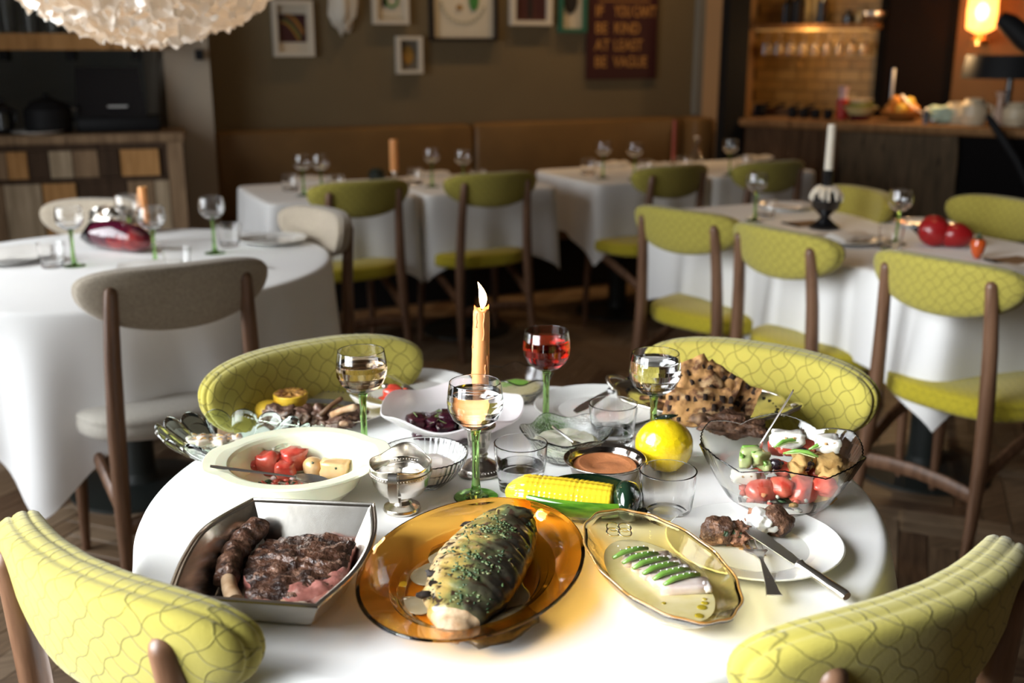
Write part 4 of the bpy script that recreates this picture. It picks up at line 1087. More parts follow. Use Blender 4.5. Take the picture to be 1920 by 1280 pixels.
def off(f, z, dx=0, dy=0): return [((p[0] - cen.x) * f + dx, (p[1] - cen.y) * f + dy, z) for p in outl]
bx_ = .012; 
rings = [off(.66, .0, 0, .012), off(.70, .002, 0, .012), off(.76, .012, 0, .009), off(.955, .050), off(.985, .0545), off(1.0, .0565), off(.998, .0590), off(.975, .0595), off(.968, .0575), off(.945, .0580), off(.925, .0565), off(.915, .054), off(.74, .014, 0, .009), off(.69, .0075, 0, .012), off(.6, .007, 0, .012)]
sub(sd, 'dish_body', MB().loft(rings), SILVER, auto=30)
# steak: irregular slab with grill ridges
SEAR = mat('seared_beef', (.115, .05, .028), .30, spec=.8, c2=(.022, .009, .006), nscale=48, lo=.38, hi=.58, c3=(.27, .15, .10), n3=75, lo3=.55, hi3=.66, bump=.9, bscale=190, bdist=.004)
PINK = mat('rare_beef', (.40, .16, .13), .4, c2=(.25, .085, .065), nscale=70, c3=(.50, .32, .26), n3=60, bump=.4, bscale=160, sss=.1)
FAT = mat('beef_fat', (.62, .48, .36), .35, c2=(.42, .25, .15), nscale=40, sss=.2)
BONE = mat('roast_bone', (.62, .44, .27), .5, c2=(.34, .18, .08), nscale=35)
def slab(name, parent, outline, z0, thick, mats, seed=1, ridge=0.0, rdir=(0, 1), dome=.3, amp=.004, tilt=(0, 0)):
    """meat slab from an outline of xy points; side and top get different materials"""
    n = len(outline); cx = sum(p[0] for p in outline) / n; cy = sum(p[1] for p in outline) / n
    m = MB(); rows = []
    def hgt(x, y, f):
        e = thick * (1 - dome * f ** 3) + amp * noise.noise(Vector((x * 60, y * 60, seed))) + amp * .6 * noise.noise(Vector((x * 150, y * 150, seed + 4)))
        if ridge: e += ridge * math.sin((x * rdir[0] + y * rdir[1]) * 2 * PI / .0165)
        return z0 + e + tilt[0] * (x - cx) + tilt[1] * (y - cy)
    side = [[(cx + (x - cx) * f, cy + (y - cy) * f, z0 + zz * thick * .8 + tilt[0] * (x - cx) + tilt[1] * (y - cy)) for x, y in outline] for f, zz in ((.93, 0), (.99, .2), (1.0, .55))]
    tops = [[(cx + (x - cx) * f, cy + (y - cy) * f, hgt(cx + (x - cx) * f, cy + (y - cy) * f, f)) for x, y in outline] for f in (.985, .95, .88, .8, .7, .6, .5, .4, .3, .2, .1, .02)]
    m.loft(side + [tops[0]], True, False, 1); m.loft(tops, False, True, 0)
    return m.build(name, mats, parent, auto=0)
zf = .008
def L2(px_, py_, z=T + .03):
    p = at(px_, py_, z); return (p.x - cen.x, p.y - cen.y)
st_px = [(455, 1075), (462, 1045), (480, 1022), (505, 1006), (540, 998), (585, 996), (630, 1000), (668, 1010), (660, 1030), (655, 1052), (645, 1075), (625, 1095), (595, 1112), (560, 1118), (520, 1120), (480, 1118), (458, 1105), (468, 1092)]
st = thing('grilled_steak', 'charred sliced beef steak in the silver dish', 'steak', (cen.x, cen.y, T + zf))
slab('meat', st, cat_rom([L2(*q) for q in st_px], 5), 0, .026, [SEAR, PINK], 2, .0022, (.25, 1), .35, .005)
slab('meat_slice', st, cat_rom([L2(*q) for q in ((520, 1100), (560, 1090), (610, 1082), (645, 1060), (652, 1075), (625, 1098), (590, 1113), (540, 1120))], 5), .001, .0235, [PINK, PINK], 6, 0, (0, 1), .3, .004)
slab('fat_edge', st, cat_rom([L2(*q) for q in ((462, 1108), (475, 1104), (520, 1112), (560, 1117), (590, 1118), (560, 1124), (500, 1124))], 5), 0, .016, [FAT, FAT], 9, 0, (0, 1), .3, .003)
rb = thing('rib_bone', 'dark roasted rib beside the steak in the silver dish', 'rib', (cen.x, cen.y, T + zf))
a = [Vector((*L2(*q), z)) for q, z in (((492, 992), .030), ((470, 1006), .026), ((447, 1026), .022), ((432, 1052), .019), ((424, 1080), .018))]
pp = cat_rom(a, 8, False)
m = MB(); rr = [(.0155 + .004 * noise.noise(Vector((i * .35, 1, 2)))) * (.72 if i < 2 else 1) for i in range(len(pp))]
m.tube(pp, rr, 20)
m.v = [tuple(Vector(v) + Vector((1, .6, .8)) * .004 * noise.noise(Vector(v) * 70)) for v in m.v]
sub(rb, 'roasted_meat', m, SEAR, auto=0)
sub(rb, 'bone', MB().tube([Vector((*L2(427, 1075), .017)), Vector((*L2(430, 1095), .016)), Vector((*L2(440, 1118), .014))], [.009, .0095, .011], 14), BONE)
# ---------------------------------------------------------------- amber oval platter with the fish
AMB = mat('amber_glass', (1.0, .54, .09), .0, trans=1, ior=1.46)
ap = at(882, 1066, T + .02); AD = Vector((-.047, 1.203, 0))
am = thing('amber_platter', 'large amber glass oval platter under the whole fish', 'platter', (AD.x, AD.y, T), math.radians(-17))
AX, AY = .134, .193
def oval(prof, n=72, mod=None): return MB().lathe(prof, n, mod, sx=AX, sy=AY)
sub(am, 'platter_body', oval([(0, .0), (.58, .0), (.62, .002), (.68, .010), (.74, .016), (.97, .030), (1.0, .0335), (.995, .0362), (.965, .0345), (.73, .0205), (.66, .014), (.60, .0055), (0, .005)]), AMB, auto=0)
SAUCE = mat('pan_juice', (.72, .62, .42), .12, trans=.35, c2=(.62, .50, .28), nscale=30)
pu = thing('pan_juices', 'pale cooking juices pooled around the fish', 'sauce', (AD.x, AD.y, T + .0056), math.radians(-17))
for k_, (x, y, rx, ry) in enumerate(((-.052, .062, .03, .042), (-.06, .0, .022, .03), (.052, -.045, .026, .06), (-.045, -.075, .026, .02), (.02, -.095, .04, .018))):
    m = MB(); n = 32
    o = lambda f, z: [(x + rx * f * (1 + .18 * noise.noise(Vector((math.cos(i*2*PI/n) * 1.5, math.sin(i*2*PI/n) * 1.5, k_)))) * math.cos(i*2*PI/n), y + ry * f * (1 + .18 * noise.noise(Vector((math.cos(i*2*PI/n) * 1.5, math.sin(i*2*PI/n) * 1.5, k_)))) * math.sin(i*2*PI/n), z) for i in range(n)]
    m.loft([o(1, 0), o(1, .0008), o(.93, .0018), o(.5, .002)]); sub(pu, 'puddle', m, SAUCE, auto=0)
def fish_mat():
    m = bpy.data.materials.new('grilled_fish_skin'); m.use_nodes = True; nt = m.node_tree; N = nt.nodes; L = nt.links; b = N['Principled BSDF']
    tc = N.new('ShaderNodeTexCoord'); sp = N.new('ShaderNodeSeparateXYZ'); L.new(tc.outputs['Object'], sp.inputs[0])
    nz = N.new('ShaderNodeTexNoise'); nz.inputs['Scale'].default_value = 42; nz.inputs['Detail'].default_value = 5; L.new(tc.outputs['Object'], nz.inputs['Vector'])
    ad = N.new('ShaderNodeMath'); ad.operation = 'MULTIPLY_ADD'; ad.inputs[1].default_value = 9.0; L.new(sp.outputs[0], ad.inputs[0])
    n2 = N.new('ShaderNodeMath'); n2.operation = 'MULTIPLY_ADD'; n2.inputs[1].default_value = .85; n2.inputs[2].default_value = .03; L.new(nz.outputs['Fac'], n2.inputs[0]); L.new(n2.outputs[0], ad.inputs[2])
    r = N.new('ShaderNodeValToRGB'); L.new(ad.outputs[0], r.inputs[0]); e = r.color_ramp.elements
    e[0].position = 0; e[0].color = (.50, .37, .19, 1); e[1].position = 1; e[1].color = (.014, .012, .009, 1)
    for p, c in ((.2, (.38, .26, .07, 1)), (.38, (.19, .17, .05, 1)), (.5, (.085, .10, .04, 1)), (.62, (.055, .05, .028, 1)), (.78, (.025, .021, .014, 1))):
        x = e.new(p); x.color = c
    n3 = N.new('ShaderNodeTexNoise'); n3.inputs['Scale'].default_value = 75; n3.inputs['Detail'].default_value = 3; L.new(tc.outputs['Object'], n3.inputs['Vector'])
    r3 = N.new('ShaderNodeValToRGB'); r3.color_ramp.elements[0].position = .55; r3.color_ramp.elements[1].position = .62; L.new(n3.outputs['Fac'], r3.inputs[0])
    mx = N.new('ShaderNodeMix'); mx.data_type = 'RGBA'; L.new(r3.outputs[0], mx.inputs[0]); ins = [i for i in mx.inputs if i.type == 'RGBA']
    L.new(r.outputs[0], ins[0]); ins[1].default_value = (.035, .018, .01, 1)
    L.new([o for o in mx.outputs if o.type == 'RGBA'][0], b.inputs['Base Color'])
    _set(b, 'Roughness', .3); _set(b, 'Coat Weight', .35)
    bp = N.new('ShaderNodeBump'); bp.inputs['Strength'].default_value = .6; bp.inputs['Distance'].default_value = .003; L.new(nz.outputs['Fac'], bp.inputs['Height']); L.new(bp.outputs[0], b.inputs['Normal'])
    return m
FISH = fish_mat(); FLESH = mat('fish_flesh', (.50, .36, .22), .45, c2=(.26, .14, .06), nscale=45, bump=.4, bscale=120, sss=.15)
# lengthwise axis from the near cut end to the head
fa, fb = at(840, 1168, T + .03), at(948, 985, T + .03)
d = fb - fa; FL = d.length + .035
fi = thing('grilled_fish', 'whole grilled fish with chopped green herbs on the amber platter', 'fish', (fa.x, fa.y, T + .0065), math.atan2(d.y, d.x) - PI / 2)
prof = [(0, .014, .010, .006), (.03, .021, .015, .006), (.10, .037, .021, .003), (.22, .052, .027, .0), (.38, .058, .030, -.002), (.55, .058, .031, -.002), (.70, .053, .031, .0), (.82, .045, .030, .004), (.92, .035, .028, .008), (.975, .023, .019, .010), (1.0, .008, .008, .011)]
rings = []; NS = 64
for i in range(91):
    s = i / 90
    for q0, q1 in zip(prof, prof[1:]):
        if q0[0] <= s <= q1[0]:
            f = (s - q0[0]) / (q1[0] - q0[0]); f = f * f * (3 - 2 * f); w_, h_, o_ = (q0[k] + (q1[k] - q0[k]) * f for k in (1, 2, 3)); break
    ring = []
    for k in range(NS):
        a_ = 2 * PI * k / NS; x = w_ * math.cos(a_); z = h_ * math.sin(a_)
        if z < 0: z *= .75
        wr = 1 + .05 * noise.noise(Vector((x * 40, s * 9, z * 40)))
        # score marks cut across the flank
        sc = .0026 * max(0, math.sin((s * FL + x * .5) * 2 * PI / .034)) ** 5 if z > 0 and .15 < s < .85 else 0
        sc += .0016 * noise.noise(Vector((x * 120, s * 34, 5))) if z > 0 else 0
        ring.append((x * wr + o_ * .6, s * FL, max(.0, z * wr + h_ * .75 - sc)))
    rings.append(ring)
mf = MB(); mf.loft(rings[:7], True, False, 1); mf.loft(rings[6:], False, True, 0); sub(fi, 'fish_body', mf, [FISH, FLESH], auto=0)
sub(fi, 'cut_end', MB().blob((.002, .004, .009), (.016, .014, .008), 3, .3, 2.6, 4), FLESH, auto=0)
sub(fi, 'tail_flap', MB().blob((.05, .035, .008), (.03, .05, .006), 7, .2, 2.0, 3, rot=-.5), mat('fish_fin', (.14, .10, .05), .4, c2=(.05, .035, .02), nscale=50), auto=0)
sub(fi, 'gill_flap', MB().blob((.012, FL * .83, .047), (.026, .012, .012), 9, .25, 2.2, 3, rot=.4), FISH, auto=0)
sub(fi, 'eye', MB().blob((.014, FL * .925, .040), .0045, 1, 0, sub=2), mat('fish_eye', (.6, .58, .5), .2))
CHAR = mat('char_spot', (.02, .012, .008), .7)
for k_ in range(9):
    s_ = .12 + k_ * .08; sub(fi, 'char_mark', MB().blob((-.040 + .006 * math.sin(k_ * 2), s_ * FL, .034 + .004 * math.sin(s_ * 3)), (.009, .005, .004), k_, .4, 2, 2, rot=.4), CHAR)
HERB = [mat('herb_green', (.085, .14, .05), .45), mat('herb_dark', (.03, .065, .025), .45), mat('herb_pale', (.20, .22, .10), .4)]
m = MB(); rh = random.Random(5); k_ = 0
while k_ < 420:
    s_ = rh.uniform(.08, .88); x_ = rh.gauss(.004, .020); w0 = .056
    if abs(x_) > .05 or noise.noise(Vector((x_ * 45, s_ * 7, 3))) < rh.uniform(-.35, .25): continue
    k_ += 1
    for q0, q1 in zip(prof, prof[1:]):
        if q0[0] <= s_ <= q1[0]:
            f = (s_ - q0[0]) / (q1[0] - q0[0]); w0, h0, o0 = (q0[i] + (q1[i] - q0[i]) * f for i in (1, 2, 3))
    if abs(x_) > w0 * .92: continue
    z_ = h0 * math.sqrt(max(0, 1 - (x_ / w0) ** 2)) + h0 * .75 - .0004
    m.blob((x_ + o0 * .6, s_ * FL, z_), (rh.uniform(.0012, .0042), rh.uniform(.0010, .0024), rh.uniform(.0005, .0012)), k_, .5, 2, 1, mi=rh.choice((0, 0, 1, 1, 2)), rot=rh.uniform(0, 3))
tag(sub(fi, 'chopped_herbs', m, HERB, auto=0), kind='stuff')
# ---------------------------------------------------------------- pressed amber oval bowl with raw fish
PAMB = mat('pale_amber_glass', (1.0, .87, .46), .0, trans=1, ior=1.46, bump=.08, bscale=55, bdist=.004)
SA = Vector((.178, 1.183, 0)); SROT = math.radians(18)
sb = thing('amber_bowl', 'small pressed amber glass oval bowl of sliced raw fish', 'bowl', (SA.x, SA.y, T), SROT)
SX, SY = .076, .152
def so(prof, n=72, mod=None): return MB().lathe(prof, n, mod, sx=SX, sy=SY)
wav = lambda a, r, z: (r * (1 + .012 * math.cos(14 * a) * (r > .5)), z)
sub(sb, 'bowl_body', so([(0, .0), (.52, .0), (.60, .003), (.80, .020), (.97, .038), (1.0, .0415), (.99, .0435), (.955, .0415), (.77, .0235), (.58, .0085), (.5, .005), (0, .005)], mod=wav), PAMB, auto=0)
RIMA = mat('amber_rim_glass', (.62, .30, .06), .05, trans=.6, ior=1.46)
pts = [(SX * 1.0 * (1 + .012 * math.cos(14 * a)) * math.cos(a), SY * (1 + .012 * math.cos(14 * a)) * math.sin(a), .0425) for a in [2*PI*i/96 for i in range(97)]]
sub(sb, 'rim', MB().tube([(x, y, z + .0024) for x, y, z in pts], .0016, 8), RIMA, auto=0)
for k_ in range(4):      # pressed flower at the far end, outside the glass
    a_ = k_ * PI / 2 + .4
    ptl = [(SX * .12 * 0 + .011 * math.cos(a_) + .0085 * math.cos(b), .118 + .011 * math.sin(a_) + .0085 * math.sin(b), .0315 + .002 * math.sin(b)) for b in [2*PI*i/20 for i in range(21)]]
    sub(sb, 'flower_petal', MB().tube(ptl, .0011, 6), PAMB)
BROTH = mat('citrus_broth', (.78, .70, .42), .08, trans=.15, c2=(.70, .60, .28), nscale=25, coat=.3)
br_ = thing('citrus_broth', 'pale yellow broth filling the amber bowl', 'sauce', (SA.x, SA.y, T), SROT)
sub(br_, 'broth_body', so([(0, .0058), (.5, .0060), (.575, .0095), (.70, .0200), (.715, .0208), (.6, .0215), (0, .0215)], 48), BROTH, auto=0)
RAW = mat('raw_fish', (.56, .42, .37), .25, c2=(.64, .55, .50), nscale=50, sss=.25, coat=.3)
for k_ in range(5):
    t = thing('fish_slice', 'raw fish slice, %s from the far end of the amber bowl' % ORD[k_], 'fish slice', (SA.x, SA.y, T + .0195), SROT, 'raw fish slices')
    y_ = .038 - k_ * .019
    m = MB().chunk((.004 + k_ * .003, y_, .006), (.030, .0125, .0055), k_, -.25, .25, .12, 3); m.v = [(x, y, z + .05 * (x - .0) * .6) for x, y, z in m.v]
    sub(t, 'flesh', m, RAW, auto=0); sub(t, 'pale_edge', MB().chunk((.030 + k_ * .003, y_ - .008, .0075), (.005, .012, .0048), k_ + 20, -.25, .4, .15, 2), mat('raw_fish_edge', (.64, .58, .54), .3, sss=.2), auto=0)
PEP = mat('green_pepper', (.13, .28, .04), .3, coat=.4, c2=(.20, .36, .07), nscale=60)
for k_ in range(6):
    t = thing('pepper_strip', 'green pepper strip, %s from the far end of the amber bowl' % ORD[k_], 'pepper', (SA.x, SA.y, T + .031), SROT, 'green pepper strips')
    y_ = .050 - k_ * .0165; x_ = -.012 + k_ * .006
    m = MB().tube([(x_ - .027, y_ - .004, .0005), (x_ - .012, y_, .004), (x_ + .008, y_ + .003, .0045), (x_ + .024, y_ + .004, .002)], [.0025, .0042, .0042, .003], 10, flat=.75)
    sub(t, 'strip_skin', m, PEP, auto=0)
    m = MB()
    for q in range(5): m.blob((x_ - .015 + q * .008, y_ + .001, .0078), .0009, q, .2, 1, 1)
    sub(t, 'salt_grains', m, mat('salt', (.8, .8, .75), .4))
OIL = mat('olive_oil', (.55, .42, .03), .02, trans=.4, ior=1.45, coat=.5)
od = thing('oil_drops', 'golden oil drops floating on the broth', 'oil', (SA.x, SA.y, T + .0216), SROT)
for x, y, r in ((.018, -.082, .006), (.026, -.074, .0045), (.006, -.098, .0055), (-.012, .075, .004), (.03, -.066, .003), (-.02, -.06, .003), (.0, .085, .0025)):
    sub(od, 'drop', MB().lathe([(r, 0), (r * .8, .0008), (0, .0012)], 16, cx=x, cy=y), OIL)
# ---------------------------------------------------------------- white plate with two kofta, fork and knife
PC = Vector((.322, 1.298, 0))
plate(.117, 'white plate with two broken meatballs and cutlery', (PC.x, PC.y, T))
KOF = mat('kofta_crust', (.13, .062, .035), .45, c2=(.05, .022, .012), nscale=60, c3=(.26, .13, .07), n3=90, bump=1.0, bscale=170, bdist=.004)
INS = mat('kofta_inside', (.36, .17, .10), .6, c2=(.2, .09, .05), nscale=80, bump=1, bscale=200, bdist=.004)
YOG = mat('yoghurt', (.74, .72, .68), .3, sss=.25, coat=.2)
p = at(1358, 992, T + .025)
k1 = thing('meatball', 'torn brown meatball with green flecks at the left of the plate', 'meatball', (p.x, p.y, T + .006), .3)
sub(k1, 'crust', MB().blob((-.006, 0, .018), (.026, .021, .019), 3, .16, 1.8, 4, flatz=-.017), KOF, auto=0)
sub(k1, 'torn_inside', MB().blob((.014, -.008, .014), (.021, .016, .014), 8, .4, 2.8, 4, flatz=-.013), INS, auto=0)
for x, y, z in ((.006, -.018, .022), (.012, -.02, .018), (-.008, -.019, .022)): sub(k1, 'herb_fleck', MB().blob((x, y, z), (.004, .0025, .004), 3, .4, 2, 2), HERB[1])
p = at(1438, 978, T + .025)
k2 = thing('meatball', 'half meatball topped with yoghurt at the back of the plate', 'meatball', (p.x, p.y, T + .006), -.2)
sub(k2, 'crust', MB().blob((.012, .004, .019), (.024, .022, .020), 13, .14, 1.8, 4, flatz=-.018), KOF, auto=0)
sub(k2, 'torn_inside', MB().blob((-.012, .006, .017), (.016, .015, .015), 18, .4, 2.8, 4, flatz=-.016), INS, auto=0)
sub(k2, 'yoghurt', MB().blob((-.008, -.008, .021), (.020, .016, .016), 5, .3, 1.9, 4, flatz=-.02).blob((-.02, -.02, .008), (.018, .01, .007), 9, .3, 2, 3), YOG, auto=0)
sm = thing('sauce_smear', 'thin orange oil smear on the white plate', 'sauce', (PC.x, PC.y, T + .0075))
q_ = at(1400, 1030, T + .008)
for k_ in range(4): sub(sm, 'smear', MB().lathe([(.011 - k_ * .0015, 0), (.006, .0006), (0, .0008)], 20, cx=q_.x - PC.x - .004 + .006 * k_, cy=q_.y - PC.y + .012 - .009 * k_, sx=1.3, sy=.45), mat('orange_oil', (.72, .42, .18), .2, trans=.5))
fork('dinner_fork', 'silver fork resting on the plate rim with tines in yoghurt', at(1452, 1116, T + .016), at(1404, 996, T + .018), w=.0135)
fe = [o for o in scene.objects if o.name == 'dinner_fork'][0]
for k_ in range(4): sub(fe, 'stamp_mark', MB().chunk((.030 + k_ * .0028, .0004 * (k_ % 2), .0018 + .0005 * k_), (.0009, .0013, .0004), k_, .2, .3, .2, 1), SILVER)
knife('dinner_knife', 'silver knife with round handle resting across the plate rim', at(1588, 1118, T + .012), at(1398, 988, T + .030), w=.0135)
# ---------------------------------------------------------------- corn-cob ceramic dish
CY = mat('corn_glaze', (.74, .50, .025), .12, coat=.8); CG = mat('husk_glaze', (.10, .25, .015), .08, coat=1.0, c2=(.03, .10, .01), nscale=18, stretch=(1, 6, 6), lo=.4, hi=.6); CD = mat('dark_husk_glaze', (.008, .025, .012), .08, coat=1.0)
a, b = at(952, 918, T + .03), at(1182, 942, T + .03); d = b - a; CL = .178
co = thing('corn_dish', 'ceramic corn cob in a glossy green husk', 'ornament', ((a.x + b.x) / 2, (a.y + b.y) / 2 - .004, T), math.atan2(d.y, d.x))
rings = []
NC, NR = 64, 66
for i in range(NR + 1):
    s = i / NR; x = -CL * .52 + CL * .90 * s; r = .027 * min(1, (max(.0, s + .004) * 5.2)) ** .5 * (1 - .30 * max(0, s - .55) ** 1.4)
    if s > .97: r *= 1 - (s - .97) * 14
    rings.append([(x, r * 1.05 * (1 + .09 * abs(math.sin(8 * t_)) ** .7 * abs(math.sin(PI * s * 21)) ** .5) * math.cos(t_), .030 + r * .95 * (1 + .09 * abs(math.sin(8 * t_)) ** .7 * abs(math.sin(PI * s * 21)) ** .5) * math.sin(t_)) for t_ in [2*PI*k/NC for k in range(NC)]])
sub(co, 'kernels', MB().loft(rings), CY, auto=0)
def husk(y_s, mat_, zoff, name, x0, x1, hgt, w0):
    m = MB(); rows = []
    for i in range(23):
        s = i / 22; x = x0 + (x1 - x0) * s; k = math.sin(PI * min(1, .07 + s * .93)) ** .55 if s < .93 else math.sin(PI * min(1, .07 + s * .93)) ** .55
        rr = []
        for j in range(11):
            u = j / 10; an = -PI / 2 + u * hgt
            ro = .0365 * (.45 + .55 * k); cr = 1 + .03 * math.sin(j * 3.1)
            rr.append((x, y_s * (ro * w0 * math.cos(an) * cr), zoff + .034 + ro * .92 * math.sin(an) * cr))
        inn = [(x, y * .90, z + .002) for x, y, z in reversed(rr)]
        rows.append(rr + inn)
    if y_s < 0: rows = [list(reversed(r)) for r in rows]
    m.loft(rows).build(name, mat_, co, auto=50)
husk(-1, CG, 0, 'front_husk', -CL * .33, CL * .52, 1.72, 1.10)
husk(1, CD, 0, 'back_husk', -CL * .12, CL * .53, 2.35, 1.05)
sub(co, 'husk_end', MB().blob((CL * .47, 0, .033), (.021, .033, .031), 2, .08, 1.5, 3), CD, auto=0)
sub(co, 'stalk', MB().tube([(CL*.52,0,.022),(CL*.57,0,.018),(CL*.61,0,.016)], [.014,.009,.0105], 14), CD)
# ---------------------------------------------------------------- silver candlestick, candle, flame
cb = at(899, 884, T); CBP = Vector((cb.x, cb.y, T))
cs = thing('candlestick', 'tarnished silver candlestick holding the lit candle', 'candlestick', CBP)
sub(cs, 'base', MB().lathe([(0,0),(.036,0),(.0375,.002),(.0375,.005),(.034,.008),(.031,.0115),(.024,.016),(.014,.022),(.011,.027),(0,.028)], 48), SILVERD, auto=0)
m = MB()
for k_ in range(40):
    a_ = 2*PI*k_/40; m.blob((.0335 * math.cos(a_), .0335 * math.sin(a_), .0088), (.0012, .0012, .0016), 0, 0, 1, 1)
tag(sub(cs, 'beading', m, SILVERD), kind='stuff')
sub(cs, 'column', MB().lathe([(0,.026),(.011,.026),(.014,.030),(.012,.034),(.0135,.038),(.017,.046),(.0185,.056),(.019,.066),(.0195,.070),(.026,.0765),(.0265,.079),(.0245,.080),(.017,.073),(0,.072)], 40), SILVERD, auto=0)
ctop = aty(903, 577, CBP.y).z
CH = ctop - (T + .072); LEAN = aty(903, 577, CBP.y).x - CBP.x
def candle_mat():
    m = bpy.data.materials.new('orange_candle_wax'); m.use_nodes = True; b = m.node_tree.nodes['Principled BSDF']
    _set(b, 'Base Color', (.72, .31, .11, 1)); _set(b, 'Roughness', .42); _set(b, 'Subsurface Weight', .4); _set(b, 'Subsurface Radius', (.012, .006, .003)); _set(b, 'Coat Weight', .2)
    return m
CWAX = candle_mat()
cn = thing('lit_candle', 'tall orange candle burning in the silver candlestick', 'candle', CBP + Vector((0, 0, .0725)))
rings = []
for i in range(25):
    s = i / 24; r = .0138 - .0024 * s; rings.append([((r + .0006 * noise.noise(Vector((math.cos(a_), math.sin(a_), s * 4)))) * math.cos(a_) + LEAN * s, (r + .0006 * noise.noise(Vector((math.cos(a_), math.sin(a_), s * 4)))) * math.sin(a_), CH * s + (.003 * math.sin(a_ * 2 + 1) + .002 * math.sin(5 * a_) if i == 24 else 0)) for a_ in [2*PI*k/28 for k in range(28)]])
for r, dz in ((.0095, -.002), (.006, -.007), (.001, -.008)):
    rings.append([(r * math.cos(a_) + LEAN, r * math.sin(a_), CH + dz) for a_ in [2*PI*k/28 for k in range(28)]])
sub(cn, 'wax', MB().loft(rings), CWAX, auto=0)
rd = random.Random(4); drips = ((-2.9, .98, .30), (-.25, .95, .72), (.05, .97, .80), (.3, .80, .62), (-.55, .62, .16), (2.9, .88, .45), (-1.2, .97, .22), (-.9, .55, .1), (1.5, .97, .5), (-2.2, .97, .12), (.15, .5, .42))
for a_, s1, ln in drips:
    pts = []; rr = []
    for k in range(9):
        s = s1 - ln * k / 8; r = .0138 - .0024 * s + .0001
        a2 = a_ + .06 * math.sin(k * 1.3 + a_ * 5); pts.append(((r) * math.cos(a2) + LEAN * s, (r) * math.sin(a2), CH * s)); rr.append(.0009 + .0004 * abs(math.sin(k * 1.9 + a_)) + (.0010 if k == 8 else 0))
    sub(cn, 'wax_drip', MB().tube(pts, rr, 8), CWAX, auto=0)
sub(cn, 'wick', MB().tube([(LEAN, 0, CH - .008), (LEAN, 0, CH - .001), (LEAN + .0008, 0, CH + .005)], .0009, 6), BLACK)
FLM = mat('candle_flame', (1, .8, .5), .5, emis=(1, .62, .26), emis_s=16)
m = MB(); rings = []
for i in range(17):
    s = i / 16; r = .0062 * math.sin(PI * min(1, s * .96 + .04)) ** .8 * (1 - .55 * s) * 1.25; ox = .0035 * math.sin(s * 2.2) - .0095 * s * s
    rings.append([(r * math.cos(a_) + ox, r * math.sin(a_), s * .041) for a_ in [2*PI*k/16 for k in range(16)]])
fm = sub(cn, 'flame', m.loft(rings), FLM, auto=0); fm.location = (LEAN + .001, 0, CH - .001)
point('flame_light', CBP + Vector((LEAN, 0, .0725 + CH + .02)), .35, (1, .55, .22), .008)
# ---------------------------------------------------------------- silver creamer
p = at(752, 952, T + .0); CRP = Vector((p.x + .002, p.y - .006, T))
cr = thing('silver_jug', 'small footed silver cream jug with upright handle', 'jug', CRP, math.radians(-95))
spt = lambda a, r, z: (r * (1 + (.10 * max(0, math.cos(a - PI)) ** 6 if z > .05 else 0)), z + (.010 * max(0, math.cos(a - PI)) ** 4 + .004 * math.cos(2 * (a - PI)) ** 2 if z > .066 else 0))
sub(cr, 'jug_body', MB().lathe([(0,.0),(.026,.0),(.0275,.003),(.026,.007),(.016,.012),(.0125,.018),(.016,.022),(.032,.030),(.0405,.043),(.0432,.056),(.0440,.066),(.0448,.0695),(.0446,.0725),(.0436,.0725),(.0424,.066),(.041,.056),(.038,.043),(.030,.032),(.012,.026),(0,.0255)], 56, spt), SILVER, auto=0)
m = MB()
for k_ in range(64):
    a_ = 2*PI*k_/64; m.blob((.0445 * math.cos(a_), .0445 * math.sin(a_), .0605), (.0012, .0012, .002), 0, 0, 1, 1)
sub(cr, 'engraved_band', MB().lathe([(.0436,.057),(.0450,.058),(.0452,.064),(.0440,.065)], 56), SILVERD, auto=0)
tag(sub(cr, 'band_beads', m, SILVERD), kind='stuff')
rows = []
for q in ((.042,.064),(.050,.076),(.058,.078),(.0625,.070),(.062,.055),(.056,.040),(.046,.032),(.036,.033)):
    rows.append(q)
pl = cat_rom([(x, 0, z) for x, z in rows], 5, False); m = MB(); R = []
for i, v in enumerate(pl):
    t_ = Vector(pl[min(i+1, len(pl)-1)]) - Vector(pl[max(i-1, 0)]); nrm = Vector((t_.z, 0, -t_.x)).normalized() * .0014
    R.append([(v[0]+nrm.x, -.0065, v[2]+nrm.z), (v[0]+nrm.x, .0065, v[2]+nrm.z), (v[0]-nrm.x, .0065, v[2]-nrm.z), (v[0]-nrm.x, -.0065, v[2]-nrm.z)])
sub(cr, 'handle', m.loft(R), SILVER, auto=50)
JUGREFL = mat('jug_reflection_pale', (.80, .74, .64), .45, sss=.2, c2=(.86, .82, .74), nscale=70, bump=.5, bscale=170)
cf = thing('jug_reflection_mounds', 'added pale mounds imitating the reflections inside the silver jug', 'cream', CRP + Vector((0, 0, .046)))
sub(cf, 'cream_body', MB().blob((-.016, -.004, .004), (.022, .026, .017), 3, .12, 2.2, 3, flatz=-.004).blob((.017, .004, .003), (.022, .026, .016), 6, .12, 2.2, 3, flatz=-.004), JUGREFL, auto=0)  # two pale mounds put in where the silver inside only shows reflections
